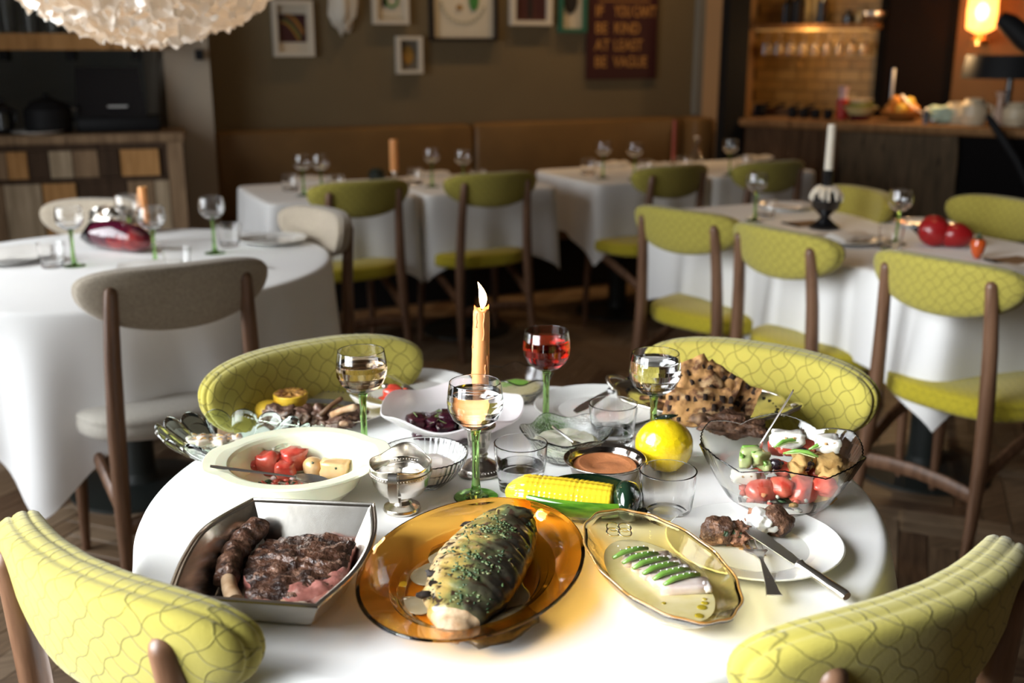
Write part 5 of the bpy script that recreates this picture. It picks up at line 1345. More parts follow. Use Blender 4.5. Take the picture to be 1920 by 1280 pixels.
# ---------------------------------------------------------------- ribbed glass bowl of cream
p = Vector((-.136, 1.524, T)); rbw = thing('ribbed_bowl', 'ribbed clear glass bowl of white cream beside the candlestick', 'bowl', p)
rib = lambda a, r, z: (r * (1 + (.011 * math.cos(46 * a) if z > .004 and r > .03 else 0)), z)
sub(rbw, 'bowl_body', MB().lathe([(0,0),(.030,0),(.034,.002),(.050,.016),(.063,.034),(.069,.050),(.0685,.0518),(.0665,.0505),(.060,.035),(.047,.018),(.031,.006),(0,.005)], 184, rib), GLASS, auto=0)
cc = thing('white_cream', 'smooth white cream in the ribbed bowl', 'cream', p + Vector((0, 0, .0052)))
sub(cc, 'cream_body', MB().lathe([(0,0),(.029,.0012),(.044,.0125),(.050,.021),(.047,.026),(.03,.031),(0,.033)], 40, lambda a, r, z: (r * .985, z + (.004 * noise.noise(Vector((r * 60 * math.cos(a), r * 60 * math.sin(a), 2))) if z > .02 else 0))), mat('labneh', (.86, .80, .74), .35, sss=.25), auto=0)
# ---------------------------------------------------------------- frosted bowl of beetroot
p = Vector((-.103, 1.745, T)); bb = thing('frosted_bowl', 'wide frosted glass bowl of beetroot with wavy rim', 'bowl', p)
FRO = mat('frosted_glass', (.93, .90, .90), .42, trans=.6, ior=1.3, sss=.0, c2=(.92, .80, .82), nscale=7, lo=.5, hi=.75)
wv = lambda a, r, z: (r, z + (.006 * math.sin(5 * a + .6) * (r / .12) ** 3))
sub(bb, 'bowl_body', MB().lathe([(0,.0),(.05,.0),(.058,.004),(.09,.024),(.118,.044),(.124,.050),(.1225,.0525),(.116,.048),(.088,.0275),(.056,.0085),(0,.006)], 72, wv), FRO, auto=0)
BEET = mat('beetroot', (.055, .006, .018), .22, coat=.4, c2=(.014, .003, .007), nscale=40, bump=.5, bscale=90)
SPR = mat('green_sprig', (.14, .22, .06), .5)
rb_ = random.Random(21)
for k_ in range(11):
    a_ = k_ * 2.4; r_ = .012 + .0032 * k_
    t = thing('beetroot_piece', 'dark purple roasted beetroot piece in the frosted bowl', 'beetroot', p + Vector((-.012 + r_ * math.cos(a_) * 1.3, -.028 + r_ * math.sin(a_) * .8, .017 + .012 * (k_ % 3 == 0) + (.012 if k_ < 3 else 0))), k_ * .9, 'beetroot pieces')
    sub(t, 'beet_flesh', MB().chunk((0, 0, 0), (.021, .015, .0085), k_, 0, .22, .35, 3), BEET, auto=0)
    if k_ % 3 == 0: sub(t, 'leaf', MB().tube([(-.01, 0, .01), (.002, .004, .014), (.014, .002, .011)], [.0005, .001, .0005], 6), SPR)
t = thing('cheese_dollop', 'white soft cheese dollop on the beetroot', 'cheese', p + Vector((.030, -.045, .034))); sub(t, 'dollop', MB().blob((0, 0, 0), (.017, .013, .015), 3, .15, 1.5, 3), YOG, auto=0); sub(t, 'tip', MB().blob((.006, 0, .012), (.008, .007, .008), 7, .2, 1.5, 2), YOG, auto=0)
t = thing('herb_sprigs', 'thin green herb sprigs scattered on the beetroot', 'herbs', p + Vector((-.01, -.03, .03)))
for k_ in range(9):
    a_ = k_ * 2.1; x_, y_ = .032 * math.cos(a_) * (.4 + .08 * k_), .022 * math.sin(a_ * 1.3) * (.4 + .08 * k_)
    sub(t, 'sprig', MB().tube([(x_ - .014, y_, .004), (x_, y_ + .004, .010), (x_ + .014, y_ - .003, .006)], [.0004, .0009, .0004], 5), SPR)
# ---------------------------------------------------------------- pale jade bowl of tomato and melon
p = Vector((-.318, 1.482, T)); jb = thing('jade_bowl', 'pale jade milk-glass bowl with ear handles holding tomato salad', 'bowl', p)
JADE = mat('jade_milk_glass', (.88, .89, .68), .16, trans=.12, ior=1.3, coat=.4, sss=.2)
def ear(a, r, z):
    k = max(0, abs(math.cos(a - .12)) - .86) / .14
    return (r * (1 + (.10 * min(1, k * 1.6) if z > .053 and r > .105 else 0)), z)
sub(jb, 'bowl_body', MB().lathe([(0,.0),(.066,.0),(.072,.004),(.090,.022),(.100,.042),(.106,.052),(.124,.057),(.127,.060),(.125,.0625),(.108,.0615),(.103,.060),(.099,.056),(.093,.043),(.083,.025),(.064,.009),(0,.007)], 96, ear), JADE, auto=0)
TOM = mat('ripe_tomato', (.50, .045, .028), .25, coat=.3, c2=(.60, .14, .09), nscale=45, sss=.08, bump=.35, bscale=120); MEL = mat('pale_melon', (.62, .37, .14), .25, coat=.3, c2=(.68, .46, .24), nscale=30, sss=.2)
def local(px_, py_, z): q = at(px_, py_, T + z); return Vector((q.x, q.y, T + z))
for k_, (x, y, z, s, lab) in enumerate(((505, 868, .030, (.019, .016, .017), 'largest red tomato chunk at the left of the jade bowl'), (552, 858, .034, (.020, .015, .016), 'tall red tomato chunk at the top of the jade bowl heap'), (535, 880, .024, (.017, .014, .013), 'low red tomato chunk under the spoon in the jade bowl'), (476, 880, .022, (.010, .012, .014), 'small dark red tomato piece at the left of the jade bowl'))):
    t = thing('tomato_chunk', lab, 'tomato', local(x, y, z), k_ * .8, 'tomato chunks'); sub(t, 'tomato_flesh', MB().chunk((0, 0, 0), s, k_ + 2, 0, .55, .2, 4), TOM, auto=0)
    sub(t, 'parsley', MB().blob((.004, -s[1] * .8, s[2] * .5), (.0028, .002, .002), k_, .4, 2, 2).blob((-.008, -s[1] * .7, s[2] * .7), (.002, .002, .0015), k_ + 5, .4, 2, 2), HERB[1])
t = thing('melon_ball', 'round pale yellow melon ball in the jade bowl', 'melon', local(587, 875, .024)); sub(t, 'melon_flesh', MB().blob((0, 0, 0), .0165, 2, .05, 1.4, 3), MEL, auto=0); sub(t, 'parsley', MB().blob((.002, -.012, .0115), .002, 2, .4, 2, 2), HERB[1])
t = thing('melon_chunk', 'square pale yellow melon chunk at the right of the jade bowl', 'melon', local(628, 878, .024), -.15); sub(t, 'melon_flesh', MB().chunk((0, 0, 0), (.021, .014, .013), 4, 0, .3, .12, 4), MEL, auto=0); sub(t, 'parsley', MB().blob((.006, -.013, .006), .0022, 3, .4, 2, 2), HERB[1])
t = thing('tomato_salsa', 'chopped tomato salsa with herbs in the jade bowl', 'salsa', p + Vector((.0, -.02, .0095)))
m = MB(); rs = random.Random(8)
for k_ in range(150):
    a_ = rs.uniform(0, 2*PI); r_ = .066 * math.sqrt(rs.random())
    m.blob((r_ * math.cos(a_), r_ * math.sin(a_) * .7, .004 + rs.uniform(0, .008)), (rs.uniform(.003, .007), rs.uniform(.003, .006), rs.uniform(.002, .005)), k_, .3, 2, 1, mi=rs.choice((0, 0, 0, 1, 2)))
tag(sub(t, 'salsa_bits', m, [TOM, HERB[1], mat('onion_bits', (.62, .45, .40), .4)], auto=0), kind='stuff')
spoon('serving_spoon', 'silver spoon lying across the jade bowl rim', at(394, 873, T + .066), at(606, 900, T + .030), w=.0185)
# ---------------------------------------------------------------- green petal dish with marinated fish
p = Vector((-.452, 1.632, T)); gp = thing('green_petal_dish', 'green-tinted glass dish with scalloped petal edge', 'dish', p, math.radians(-14))
PGL = mat('pale_green_glass', (.86, .975, .88), .0, trans=1, ior=1.46)
def petal(a, r, z):
    k = abs(math.sin(8 * a)); f = (r / .12) ** 2
    return (r * (1 + .07 * (k ** .6 - .6) * f), z + .010 * (k ** .6 - .5) * f + (.0035 * k * f))
sub(gp, 'dish_body', MB().lathe([(0,.0),(.055,.0),(.062,.003),(.085,.012),(.108,.026),(.1205,.036),(.1245,.041),(.122,.0445),(.116,.040),(.104,.031),(.082,.0175),(.058,.009),(0,.007)], 160, petal, sx=1.06, sy=.70), PGL, auto=0)
CEV = mat('marinated_fish', (.72, .58, .50), .25, coat=.4, c2=(.80, .70, .58), nscale=50, sss=.2)
for k_ in range(11):
    q = local(365 + (k_ % 6) * 16, 822 + 7 * (k_ // 6), .014 + .004 * (k_ % 2)); t = thing('marinated_fish_piece', 'pale pink marinated fish piece in the green petal dish', 'fish piece', q, k_, 'marinated fish pieces')
    sub(t, 'fish_flesh', MB().chunk((0, 0, 0), (.011, .008, .0055), k_, 0, .45, .3, 3), CEV, auto=0)
    sub(t, 'zest', MB().tube([(-.005, 0, .006), (.0, .002, .0075), (.005, -.001, .006)], .0008, 5), mat('zest_orange', (.8, .42, .08), .4))
# ---------------------------------------------------------------- oval silver platter with lamb chops and lemon
p = Vector((-.362, 1.828, T)); op = thing('oval_platter', 'oval beaded silver platter of lamb chops', 'platter', p, math.radians(-6))
OX, OY = .142, .094
sub(op, 'platter_body', MB().lathe([(0,.0),(.66,.0),(.70,.002),(.76,.009),(.98,.0165),(1.0,.018),(.995,.0195),(.96,.0185),(.75,.0115),(.68,.005),(0,.0035)], 72, sx=OX, sy=OY), SILVER, auto=0)
m = MB()
for k_ in range(90):
    a_ = 2*PI*k_/90; m.blob((OX * .99 * math.cos(a_), OY * .99 * math.sin(a_), .0195), .0018, 0, 0, 1, 1)
tag(sub(op, 'beaded_rim', m, SILVER), kind='stuff')
LEM = mat('lemon_rind', (.85, .55, .05), .35, bump=.25, bscale=250); LGR = mat('grilled_lemon_face', (.62, .32, .08), .4, c2=(.16, .06, .02), nscale=45, lo=.42, hi=.58, bump=.6, bscale=90)
q = local(542, 772, .012); t = thing('grilled_lemon', 'charred lemon half standing on the lamb platter', 'lemon', Vector((q.x, q.y + .02, T + .006)))
sub(t, 'rind', MB().lathe([(0,.0),(.015,.002),(.026,.012),(.031,.026),(.0315,.034),(.030,.036),(.028,.0355)], 40), LEM, auto=0)
sub(t, 'charred_face', MB().lathe([(.0305,.0345),(.028,.0365),(.012,.0385),(0,.0385)], 40, lambda a, r, z: (r, z + .0015 * math.sin(8 * a) * (r > .01))), LGR, auto=0)
for k_ in range(9): a_ = k_ * 2*PI/9; sub(t, 'segment', MB().blob((.016 * math.cos(a_), .016 * math.sin(a_), .0375), (.0105, .0038, .0022), k_, .15, 2, 2, rot=a_), LGR, auto=0)
q = local(500, 780, .01); t = thing('grilled_lemon', 'second lemon half lying cut side down at the platter edge', 'lemon', Vector((q.x, q.y + .012, T + .004))); sub(t, 'rind', MB().blob((0, 0, .014), (.024, .024, .018), 3, .04, 1.2, 3, flatz=-.012), LEM, auto=0); sub(t, 'tip', MB().blob((-.02, 0, .016), (.006, .004, .004), 1, 0, sub=2), LEM)
LAMB = mat('roast_lamb', (.16, .085, .058), .35, c2=(.07, .035, .022), nscale=50, c3=(.32, .20, .14), n3=70, bump=.8, bscale=150, bdist=.004, coat=.2)
chops = ((530, 790, (.036, .024, .020), .2, None, 'lamb piece leftmost on the silver platter'), (567, 790, (.022, .022, .020), 1.1, ((600, 778), (641, 746)), 'lamb chop with the dark upright bone'), (604, 788, (.022, .018, .019), .5, ((622, 778), (668, 762)), 'lamb chop with the pale thick bone'), (645, 790, (.030, .022, .016), -.3, None, 'dark lamb piece behind the wine stem'), (662, 784, (.024, .02, .016), .8, None, 'lamb piece rightmost on the silver platter'), (636, 802, (.022, .013, .012), .1, None, 'small pale lamb scrap at the platter front'))
for k_, (x, y, s, rz, bone, lab) in enumerate(chops):
    q = local(x, y, .014); t = thing('lamb_chop', lab, 'lamb chop', Vector((q.x, q.y + .006, T + .020)), 0, 'lamb chops')
    sub(t, 'meat', MB().blob((0, 0, 0), s, k_ + 3, .3, 1.9, 4, rot=rz), LAMB, auto=0)
    if bone:
        a, b = at(*bone[0], T + .030), at(*bone[1], T + .050); o = t.location
        sub(t, 'bone', MB().tube([a - o, a.lerp(b, .5) - o + Vector((0, 0, .002)), a.lerp(b, .9) - o, b - o], [.0042 + .002 * (k_ == 2), .0040 + .0015 * (k_ == 2), .0045 + .002 * (k_ == 2), .004], 12), mat('browned_bone', (.20, .10, .05), .5, c2=(.1, .05, .02), nscale=40) if k_ == 1 else BONE, auto=0)
    else: sub(t, 'fat', MB().blob((.008, -s[1] * .7, .004), (.009, .005, .006), k_, .3, 2, 2), FAT, auto=0)
# ---------------------------------------------------------------- back plates and bowls
t = plate(.122, 'white plate with tomato at the back left of the front table', (-.195, 1.955, T))
q = local(738, 742, .02); t = thing('tomato_chunk', 'glossy red tomato piece on the back left plate', 'tomato', q); sub(t, 'tomato_flesh', MB().blob((0, 0, .004), (.020, .016, .016), 5, .25, 1.7, 3).blob((-.018, -.012, -.006), (.012, .012, .008), 8, .25, 1.7, 3), mat('bright_tomato', (.58, .06, .035), .2, coat=.4, sss=.1, bump=.3, bscale=90), auto=0); sub(t, 'cut_face', MB().blob((.022, .003, .006), (.008, .009, .009), 2, .2, 1.8, 2), TOM, auto=0)
q = local(768, 752, .018); t = thing('cream_scrap', 'small pale scrap beside the back plate tomato', 'food', q); sub(t, 'scrap', MB().blob((0, 0, 0), (.011, .009, .008), 3, .3, 2, 3), mat('pale_scrap', (.75, .64, .45), .4), auto=0); sub(t, 'edge', MB().blob((.007, 0, .002), (.005, .005, .004), 4, .3, 2, 2), MEL, auto=0)
knife('dinner_knife', 'silver knife across the back left plate', at(690, 700, T + .030), at(768, 756, T + .020), w=.012)
fork('dinner_fork', 'silver fork beside the knife on the back left plate', at(722, 698, T + .030), at(792, 748, T + .020), w=.012)
p = Vector((.012, 1.925, T)); t = thing('glass_dip_bowl', 'clear glass bowl of pale dip behind the candle', 'bowl', p)
FOLD = mat('crinkled_glass', (1, 1, 1), .02, trans=1, ior=1.45, bump=.4, bscale=60, bdist=.004)
wv2 = lambda a, r, z: (r * (1 + .03 * math.cos(7 * a) * (z > .03)), z + (.004 * math.cos(7 * a + 1) if z > .04 else 0))
sub(t, 'bowl_body', MB().lathe([(0,0),(.03,0),(.034,.003),(.052,.025),(.065,.052),(.0635,.054),(.049,.027),(.031,.007),(0,.006)], 84, wv2), FOLD, auto=0)
t = thing('green_dip', 'pale yellow dip with green strips in the clear bowl', 'dip', p + Vector((0, 0, .007))); sub(t, 'dip_body', MB().lathe([(0,0),(.028,.001),(.043,.018),(.044,.021),(.03,.023),(0,.0235)], 40), BROTH, auto=0)
for k_ in range(5): sub(t, 'green_strip', MB().tube([(-.03, -.006 + .006 * k_ - .006, .024), (-.005, -.004 + .005 * k_, .027), (.018, -.002 + .004 * k_, .025)], [.002, .003, .002], 8), PEP)
plate(.118, 'white plate with a dark knife at the back right of the front table', (.158, 1.852, T))
knife('dark_knife', 'dark-handled knife propped across the back right plate', at(1195, 702, T + .035), at(1078, 774, T + .020), dark=True, w=.014)
p = Vector((.088, 1.628, T)); t = thing('leaf_glass_bowl', 'clear glass bowl with moulded leaf pattern and white dip', 'bowl', p)
LEAFG = mat('leaf_pressed_glass', (.97, 1, .98), .05, trans=1, ior=1.45, bump=.5, bscale=120, bdist=.004)
wv3 = lambda a, r, z: (r * (1 + .05 * math.cos(6 * a + .5) * (z > .03)), z + (.004 * math.cos(6 * a + .5) if z > .035 else 0))
sub(t, 'bowl_body', MB().lathe([(0,0),(.036,0),(.040,.003),(.052,.018),(.063,.036),(.073,.049),(.0715,.051),(.060,.0385),(.049,.0205),(.037,.007),(0,.006)], 96, wv3), LEAFG, auto=0)
t = thing('white_dip', 'chunky white dip in the leaf-patterned bowl', 'dip', p + Vector((0, 0, .0065))); sub(t, 'dip_body', MB().lathe([(0,0),(.034,.001),(.047,.0135),(.053,.024),(.046,.029),(.02,.03),(0,.031)], 40, lambda a, r, z: (r * .98, z + (.004 * noise.noise(Vector((r * 90 * math.cos(a), r * 90 * math.sin(a), 7))) if z > .022 else 0))), mat('tzatziki', (.74, .72, .62), .4, c2=(.60, .62, .44), nscale=80, sss=.1), auto=0)
spoon('small_spoon', 'small spoon dipping into the white dip of the leaf bowl', at(1036, 798, T + .058), at(1088, 838, T + .034), w=.012)
p = Vector((.142, 1.522, T)); t = thing('steel_dip_bowl', 'polished steel bowl of orange dip', 'bowl', p)
CHR = mat('dark_chrome', (.48, .44, .41), .12, 1)
sub(t, 'bowl_body', MB().lathe([(0,0),(.030,0),(.036,.003),(.050,.018),(.055,.034),(.062,.040),(.064,.042),(.0625,.0432),(.056,.0405),(.052,.034),(.046,.019),(.034,.007),(0,.006)], 56), CHR, auto=0)
t = thing('orange_dip', 'smooth orange pepper dip swirled in the steel bowl', 'dip', p + Vector((0, 0, .0065))); sub(t, 'dip_body', MB().lathe([(0,0),(.032,.001),(.044,.0125),(.049,.024),(.04,.027),(.02,.0245),(0,.0245)], 64, lambda a, r, z: (r * .985, z + (.0028 * math.sin(a + r * 130) if z > .02 and r > .01 else 0))), mat('romesco', (.66, .26, .11), .5, c2=(.58, .21, .08), nscale=90, bump=.3, bscale=200), auto=0)
# ---------------------------------------------------------------- ceramic lemon
p = at(1243, 880, T); t = thing('ceramic_lemon', 'bright yellow ceramic lemon with dark green leaf', 'ornament', Vector((p.x, p.y - .004, T)), .3)
LY = mat('lemon_glaze', (.78, .55, .008), .12, coat=.9, bump=.6, bscale=70, bdist=.004)
sub(t, 'lemon_body', MB().blob((0, 0, .043), (.0465, .0435, .0435), 2, .03, 1.2, 4, flatz=-.043), LY, auto=0)
sub(t, 'leaf', MB().blob((.006, .01, .0865), (.021, .009, .0028), 4, .15, 1.5, 3, rot=.15), CD, auto=0); sub(t, 'stalk', MB().tube([(-.012, .008, .085), (-.014, .008, .092)], .003, 8), CD)
# ---------------------------------------------------------------- silver footed tray with grilled flatbread
p = Vector((.338, 1.818, T)); tr = thing('silver_tray', 'footed silver tray with pierced rim under the grilled bread', 'tray', p, math.radians(-28))
TX, TY = .160, .108
scal = lambda a, r, z: (r * (1 + .03 * math.cos(8 * a) * (r > .8)), z)
sub(tr, 'tray_body', MB().lathe([(0,.022),(.62,.022),(.70,.025),(.92,.036),(1.0,.040),(.99,.0425),(.90,.0385),(.69,.029),(0,.0255)], 96, scal, sx=TX, sy=TY), SILVER, auto=0)
pts = [(TX * (1 + .03 * math.cos(8 * a)) * math.cos(a), TY * (1 + .03 * math.cos(8 * a)) * math.sin(a), .0412) for a in [2*PI*i/120 for i in range(121)]]
sub(tr, 'rim', MB().tube(pts, .0032, 8), SILVER, auto=0)
for k_ in range(4): a_ = PI/4 + k_ * PI/2; sub(tr, 'foot', MB().lathe([(0,0),(.009,.002),(.011,.009),(.006,.016),(.005,.024),(0,.025)], 16, cx=TX * .62 * math.cos(a_), cy=TY * .62 * math.sin(a_)), SILVER)
for k_ in range(40):
    a_ = 2*PI*k_/40; sub(tr, 'pierced_hole', MB().lathe([(0,0),(.0035,0),(.0035,.0012),(0,.0012)], 8, cx=TX * .86 * math.cos(a_), cy=TY * .86 * math.sin(a_)), BLACK).location = (0, 0, .0362)
for s in (-1, 1): sub(tr, 'handle', MB().tube(cat_rom([(s*TX*.97,-.03,.042),(s*TX*1.06,-.02,.050),(s*TX*1.12,0,.053),(s*TX*1.06,.02,.050),(s*TX*.97,.03,.042)], 5, False), .0038, 8), SILVER, auto=0)
BRD = mat('flatbread', (.46, .24, .085), .7, c2=(.12, .045, .015), nscale=45, lo=.46, hi=.62, bump=.6, bscale=90, c3=(.60, .40, .20), n3=36, lo3=.58, hi3=.70)
SCORCH = mat('bread_char', (.03, .015, .008), .8)
def bread(label, c, sx, sy, rx, ry, rz, seed, fold=.0):
    t = thing('flatbread_piece', label, 'bread', c, 0, 'grilled flatbread pieces'); t.rotation_euler = (rx, ry, rz)
    n = 14; m = MB(); top_ = []; bot_ = []
    def hz(x, y): return .011 * noise.noise(Vector((x * 26, y * 26, seed))) + fold * abs(x / sx) ** 1.6 * sx + .0028 * math.sin(x * 2 * PI / .029) * math.sin(y * 2 * PI / .036)
    g = []
    for j in range(n + 1):
        row = []
        for i in range(n + 1):
            u, v = i / n * 2 - 1, j / n * 2 - 1
            wob = 1 + .06 * noise.noise(Vector((u * 2 + seed, v * 2, 1)))
            x, y = u * sx * wob * (1 - .12 * v), v * sy * wob; row.append((x, y))
        g.append(row)
    N1 = n + 1; vs = []; fs = []
    for j in range(N1):
        for i in range(N1):
            x, y = g[j][i]; vs.append((x, y, hz(x, y) + .0045 * (1 - max(abs(i / n * 2 - 1), abs(j / n * 2 - 1)) ** 6)))
    for j in range(N1):
        for i in range(N1):
            x, y = g[j][i]; vs.append((x, y, hz(x, y) - .0045))
    for j in range(n):
        for i in range(n):
            a = j * N1 + i; fs.append((a, a + 1, a + N1 + 1, a + N1)); b = a + N1 * N1; fs.append((b, b + N1, b + N1 + 1, b + 1))
    edge = [i for i in range(N1)] + [j * N1 + n for j in range(1, N1)] + [n * N1 + i for i in range(n - 1, -1, -1)] + [j * N1 for j in range(n - 1, 0, -1)]
    for a, b in zip(edge, edge[1:] + edge[:1]): fs.append((b, a, a + N1 * N1, b + N1 * N1))
    m.add(vs, fs); sub(t, 'crumb', m, BRD, auto=60)
    # dark grill squares
    rj = random.Random(seed)
    for yy in [k * .018 - sy + .011 for k in range(int(2 * sy / .018))]:
        for xx in [k * .0145 - sx + .010 for k in range(int(2 * sx / .0145))]:
            if rj.random() < .14: continue
            s = rj.uniform(.55, 1.1)
            sub(t, 'grill_mark', MB().chunk((xx, yy, hz(xx, yy) + .0032), (.0042 * s, .0062 * s, .0020), rj.randrange(99), 0, .3, .3, 1), SCORCH, auto=0)
def BP(x, y, z): return at(x, y, T + z)
bread('flatbread slice with square grill marks leaning at the front of the pile', BP(1310, 762, .065), .058, .034, math.radians(52), 0, math.radians(-6), 3)
bread('flatbread wedge standing highest in the pile', BP(1305, 708, .100), .036, .034, math.radians(62), math.radians(-18), math.radians(14), 5)
bread('folded flatbread piece behind the highest wedge', BP(1345, 722, .085), .036, .032, math.radians(55), math.radians(28), math.radians(-20), 7, .3)
bread('curled flatbread end at the right of the pile', BP(1385, 742, .068), .034, .028, math.radians(50), math.radians(20), math.radians(-28), 9, .5)
bread('dark underside flatbread lying flat on the tray', Vector((p.x, p.y + .01, T + .038)), .085, .055, 0, 0, math.radians(-25), 11)
t = thing('charred_crust', 'dark charred meat crust at the front of the bread tray', 'meat', BP(1370, 795, .045)); sub(t, 'crust_body', MB().blob((0, 0, 0), (.058, .030, .018), 5, .3, 2.4, 4, rot=-.35), KOF, auto=0); sub(t, 'crust_edge', MB().blob((-.045, .012, .005), (.022, .014, .010), 8, .35, 2.4, 3), mat('crust_brown', (.24, .13, .06), .6, c2=(.08, .04, .02), nscale=60), auto=0)
# ---------------------------------------------------------------- petal-edged glass salad bowl
p = Vector((.388, 1.442, T)); sbw = thing('salad_bowl', 'large smoky glass salad bowl with petal-shaped rim', 'bowl', p)
SGL = mat('salad_bowl_glass', (.93, .93, .90), .0, trans=1, ior=1.46)
NPET = 6
def pet(a, r, z):
    aa = (a * NPET / (2*PI) + .2) % 1.0; k = abs(math.sin(PI * aa)); f = max(0, (z - .02) / .075)
    tip = max(0, 1 - abs(aa - .5) * 5) ** 1.5
    fl = .004 * abs(math.sin(a * 48)) * f * .35
    return (r * (1 + f * (.05 * k ** .8 - .03)) + fl, z + f * f * (.013 * k ** .8 - .008) + f ** 3 * .003 * tip)
sub(sbw, 'bowl_body', MB().lathe([(0,.0),(.052,.0),(.060,.004),(.076,.020),(.090,.042),(.104,.068),(.1165,.094),(.1157,.0955),(.1145,.0945),(.1018,.0685),(.0878,.0425),(.0738,.0215),(.0575,.0065),(0,.0045)], 192, pet), SGL, auto=0)
rim_pts = [(pet(a, .116, .0955)[0] * math.cos(a), pet(a, .116, .0955)[0] * math.sin(a), pet(a, .116, .0955)[1]) for a in [2*PI*i/192 for i in range(193)]]
FET = mat('feta', (.70, .67, .60), .6, bump=.5, bscale=180, sss=.2); CRT = mat('crouton', (.42, .26, .085), .75, c2=(.38, .22, .07), nscale=60, bump=.8, bscale=150); CUC = mat('cucumber', (.30, .36, .13), .3, c2=(.42, .45, .22), nscale=40, coat=.3)
def sal(name, label, cat, px_, py_, z, mb_fn, m, group, part, rz=0, dy=0):
    q = at(px_, py_, T + z); t = thing(name, label, cat, Vector((q.x, q.y + dy, T + z)), rz, group); sub(t, part, mb_fn(MB()), m, auto=0); return t
rs = random.Random(31)
toms = ((1428, 920, .026, .024), (1505, 918, .028, .026), (1465, 912, .034, .020), (1548, 912, .036, .019), (1480, 835, .072, .021), (1512, 842, .068, .019), (1458, 838, .062, .017), (1545, 850, .06, .016), (1470, 880, .040, .018), (1530, 890, .035, .017), (1420, 890, .038, .014))
for k_, (x, y, z, s) in enumerate(toms):
    t = sal('tomato_wedge', 'red tomato wedge among the salad in the petal bowl', 'tomato', x, y, z, lambda b: b.blob((0, 0, 0), (s, s * .8, s * .75), k_ + 4, .16, 1.5, 3), TOM, 'salad tomato wedges', 'tomato_flesh', k_); sub(t, 'seeds', MB().blob((0, -s * .7, .003), (.005, .003, .004), k_, .4, 2, 2), mat('tomato_seed', (.7, .32, .16), .3), auto=0)
for k_, (x, y, z, lab, s) in enumerate(((1478, 822, .088, 'square white feta block on top of the salad', (.024, .013, .011)), (1552, 832, .082, 'crumbly white feta piece at the right of the salad', (.017, .013, .012)), (1398, 893, .042, 'white feta piece pressed against the left of the salad bowl', (.020, .010, .009)))):
    t = sal('feta_piece', lab, 'feta', x, y, z, lambda b: b.chunk((0, 0, 0), s, k_, 0, .3, .2, 4), FET, 'feta pieces', 'feta_crumb', -.1); sub(t, 'oregano', MB().blob((-.005, -s[1], s[2] * .4), (.0028, .002, .002), 2, .4, 2, 2).blob((.007, -s[1] * .95, s[2] * .5), (.0025, .002, .0018), 4, .4, 2, 2), mat('oregano', (.36, .20, .07), .7))
for k_, (x, y, z, lab, s) in enumerate(((1552, 868, .055, 'large golden crouton at the right of the salad', (.019, .014, .014)), (1508, 862, .060, 'golden crouton in the middle of the salad', (.016, .012, .012)), (1556, 893, .042, 'golden crouton low at the right side of the bowl', (.017, .013, .013)), (1495, 880, .048, 'small golden crouton at the bowl front', (.014, .01, .012)), (1540, 925, .020, 'pale crouton at the bottom right of the bowl', (.02, .012, .01)))):
    t = sal('crouton', lab, 'crouton', x, y, z, lambda b: b.chunk((0, 0, 0), s, k_ + 9, 0, .35, .35, 4), CRT, 'croutons', 'crust', k_ * .6); sub(t, 'herb_fleck', MB().blob((.003, -s[1] * .95, .003), .0018, k_, .4, 2, 1), HERB[1])
for k_, (x, y, z) in enumerate(((1408, 850, .066), (1425, 858, .062), (1398, 862, .058), (1432, 872, .050))):
    t = sal('cucumber_slice', ('cucumber slice highest at the left of the salad', 'cucumber slice beside the salad spoon', 'cucumber slice leftmost in the salad', 'cucumber slice lowest of the four in the salad')[k_], 'cucumber', x, y, z, lambda b: b.chunk((0, 0, 0), (.014, .009, .010), k_, 0, .45, .25, 3), CUC, 'cucumber slices', 'cucumber_flesh', k_ * .7); sub(t, 'skin', MB().chunk((0, .006, .007), (.012, .003, .004), k_, 0, .4, .2, 2), PEP, auto=0)
for k_, (x, y, z, rz) in enumerate(((1478, 832, .086, .35), (1545, 838, .080, .2), (1500, 852, .074, -.4))):
    t = sal('green_strip', ('green pepper strip on the square feta block', 'green pepper strip by the crumbly feta piece', 'green pepper strip above the croutons in the salad')[k_], 'pepper', x, y, z, lambda b: b.tube([(-.024, 0, -.002), (-.008, .002, .004), (.01, .002, .005), (.026, -.001, .001)], [.0015, .0032, .0032, .0015], 8), PEP, 'salad pepper strips', 'strip_skin', rz); sub(t, 'cut_edge', MB().tube([(-.02, -.003, -.001), (.0, -.0015, .003), (.022, -.0035, .0)], .001, 6), CUC)
for k_, (x, y, z) in enumerate(((1505, 850, .07), (1512, 872, .055), (1455, 870, .055))):
    t = sal('black_olive', ('olive between the feta pieces in the salad', 'olive behind the middle crouton of the salad', 'olive beside the cucumber in the salad')[k_], 'olive', x, y, z, lambda b: b.blob((0, 0, 0), (.010, .009, .009), k_, .08, 1.5, 3), mat('olive_black', (.02, .012, .016), .2, coat=.4), 'olives', 'olive_flesh'); sub(t, 'pit_hole', MB().blob((.008, -.003, .003), .003, 1, 0, sub=2), BLACK)
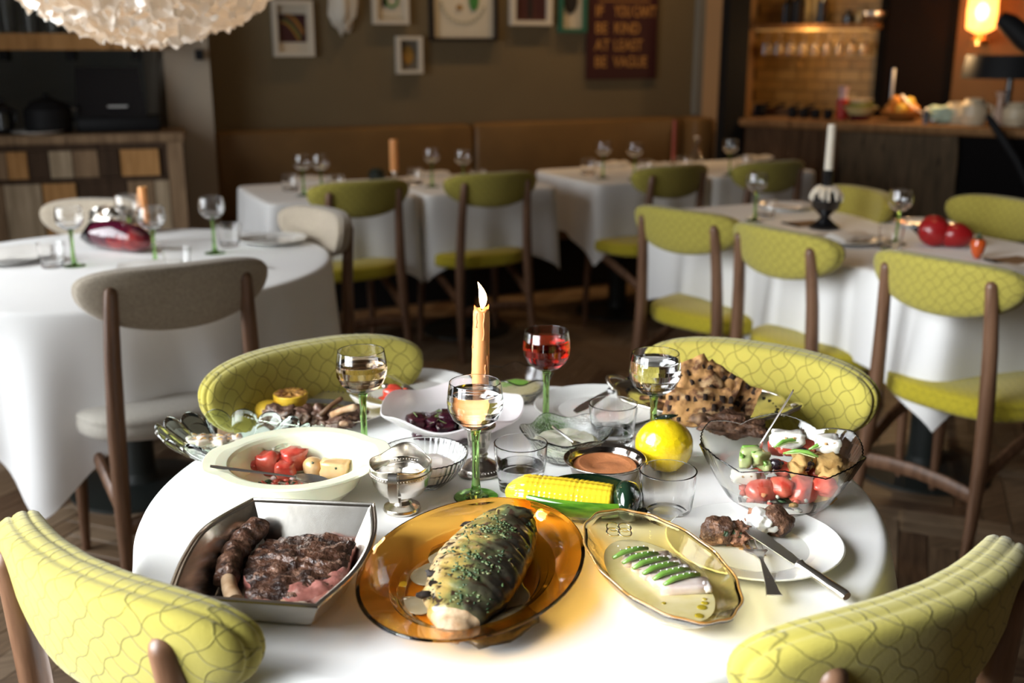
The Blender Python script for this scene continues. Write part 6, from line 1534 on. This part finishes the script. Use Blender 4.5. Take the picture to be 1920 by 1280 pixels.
dr_ = thing('salad_dressing', 'dressing with herbs at the bottom of the salad bowl', 'dressing', p + Vector((0, 0, .0075)))
m = MB()
for k_ in range(60):
    a_ = rs.uniform(0, 2*PI); r_ = .050 * math.sqrt(rs.random()); m.blob((r_ * math.cos(a_), r_ * math.sin(a_), .004 + rs.uniform(0, .012)), (rs.uniform(.004, .009), rs.uniform(.004, .008), rs.uniform(.003, .006)), k_, .3, 2, 1, mi=rs.choice((0, 1, 1, 2, 3)))
tag(sub(dr_, 'chopped_bits', m, [HERB[1], TOM, FET, CRT], auto=0), kind='stuff')
spoon('salad_spoon', 'dark silver serving spoon standing in the salad bowl', at(1487, 732, T + .165), at(1408, 860, T + .052), w=.019)

# ---------------------------------------------------------------- pieces that belong to one part of their thing
SUBPART = {'parsley': ('tomato_flesh', 'melon_flesh'), 'grill_mark': ('crumb',), 'pierced_hole': ('tray_body',), 'herb_fleck': ('torn_inside', 'crust'), 'seeds': ('tomato_flesh',), 'oregano': ('feta_crumb',),
           'lid_knob': ('body',), 'bracket': ('shelf_board',), 'segment': ('charred_face',), 'zest': ('fish_flesh',), 'salt_grains': ('strip_skin',), 'wax_drip': ('wax',), 'brush_stroke': ('print',), 'vine_ring': ('mount',),
           'vine_leaf': ('mount',), 'inner_line': ('mount',), 'oval': ('ground',), 'leaf_spot': ('mount',), 'sprig': ('mount',), 'dot': ('mount',), 'silhouette': ('mount',), 'silhouette_head': ('mount',), 'lettering': ('board', 'handle'), 'rule': ('board',), 'print': ('mount',), 'ground': ('mount',), 'logo_strip': ('screen',),
           'flower_petal': ('bowl_body',), 'beading': ('base',), 'beaded_rim': ('platter_body',), 'band_beads': ('jug_body',), 'engraved_band': ('jug_body',), 'pit_hole': ('olive_flesh',), 'char_mark': ('fish_body',), 'eye': ('fish_body',), 'gill_flap': ('fish_body',)}
def base(n): return n.split('.')[0]
for o in list(scene.objects):
    if o.parent and base(o.name) in SUBPART:
        for c in o.parent.children:
            if base(c.name) in SUBPART[base(o.name)] and c is not o and c.location.length < 1e-6 and c.parent.parent is None:
                o.parent = c; break
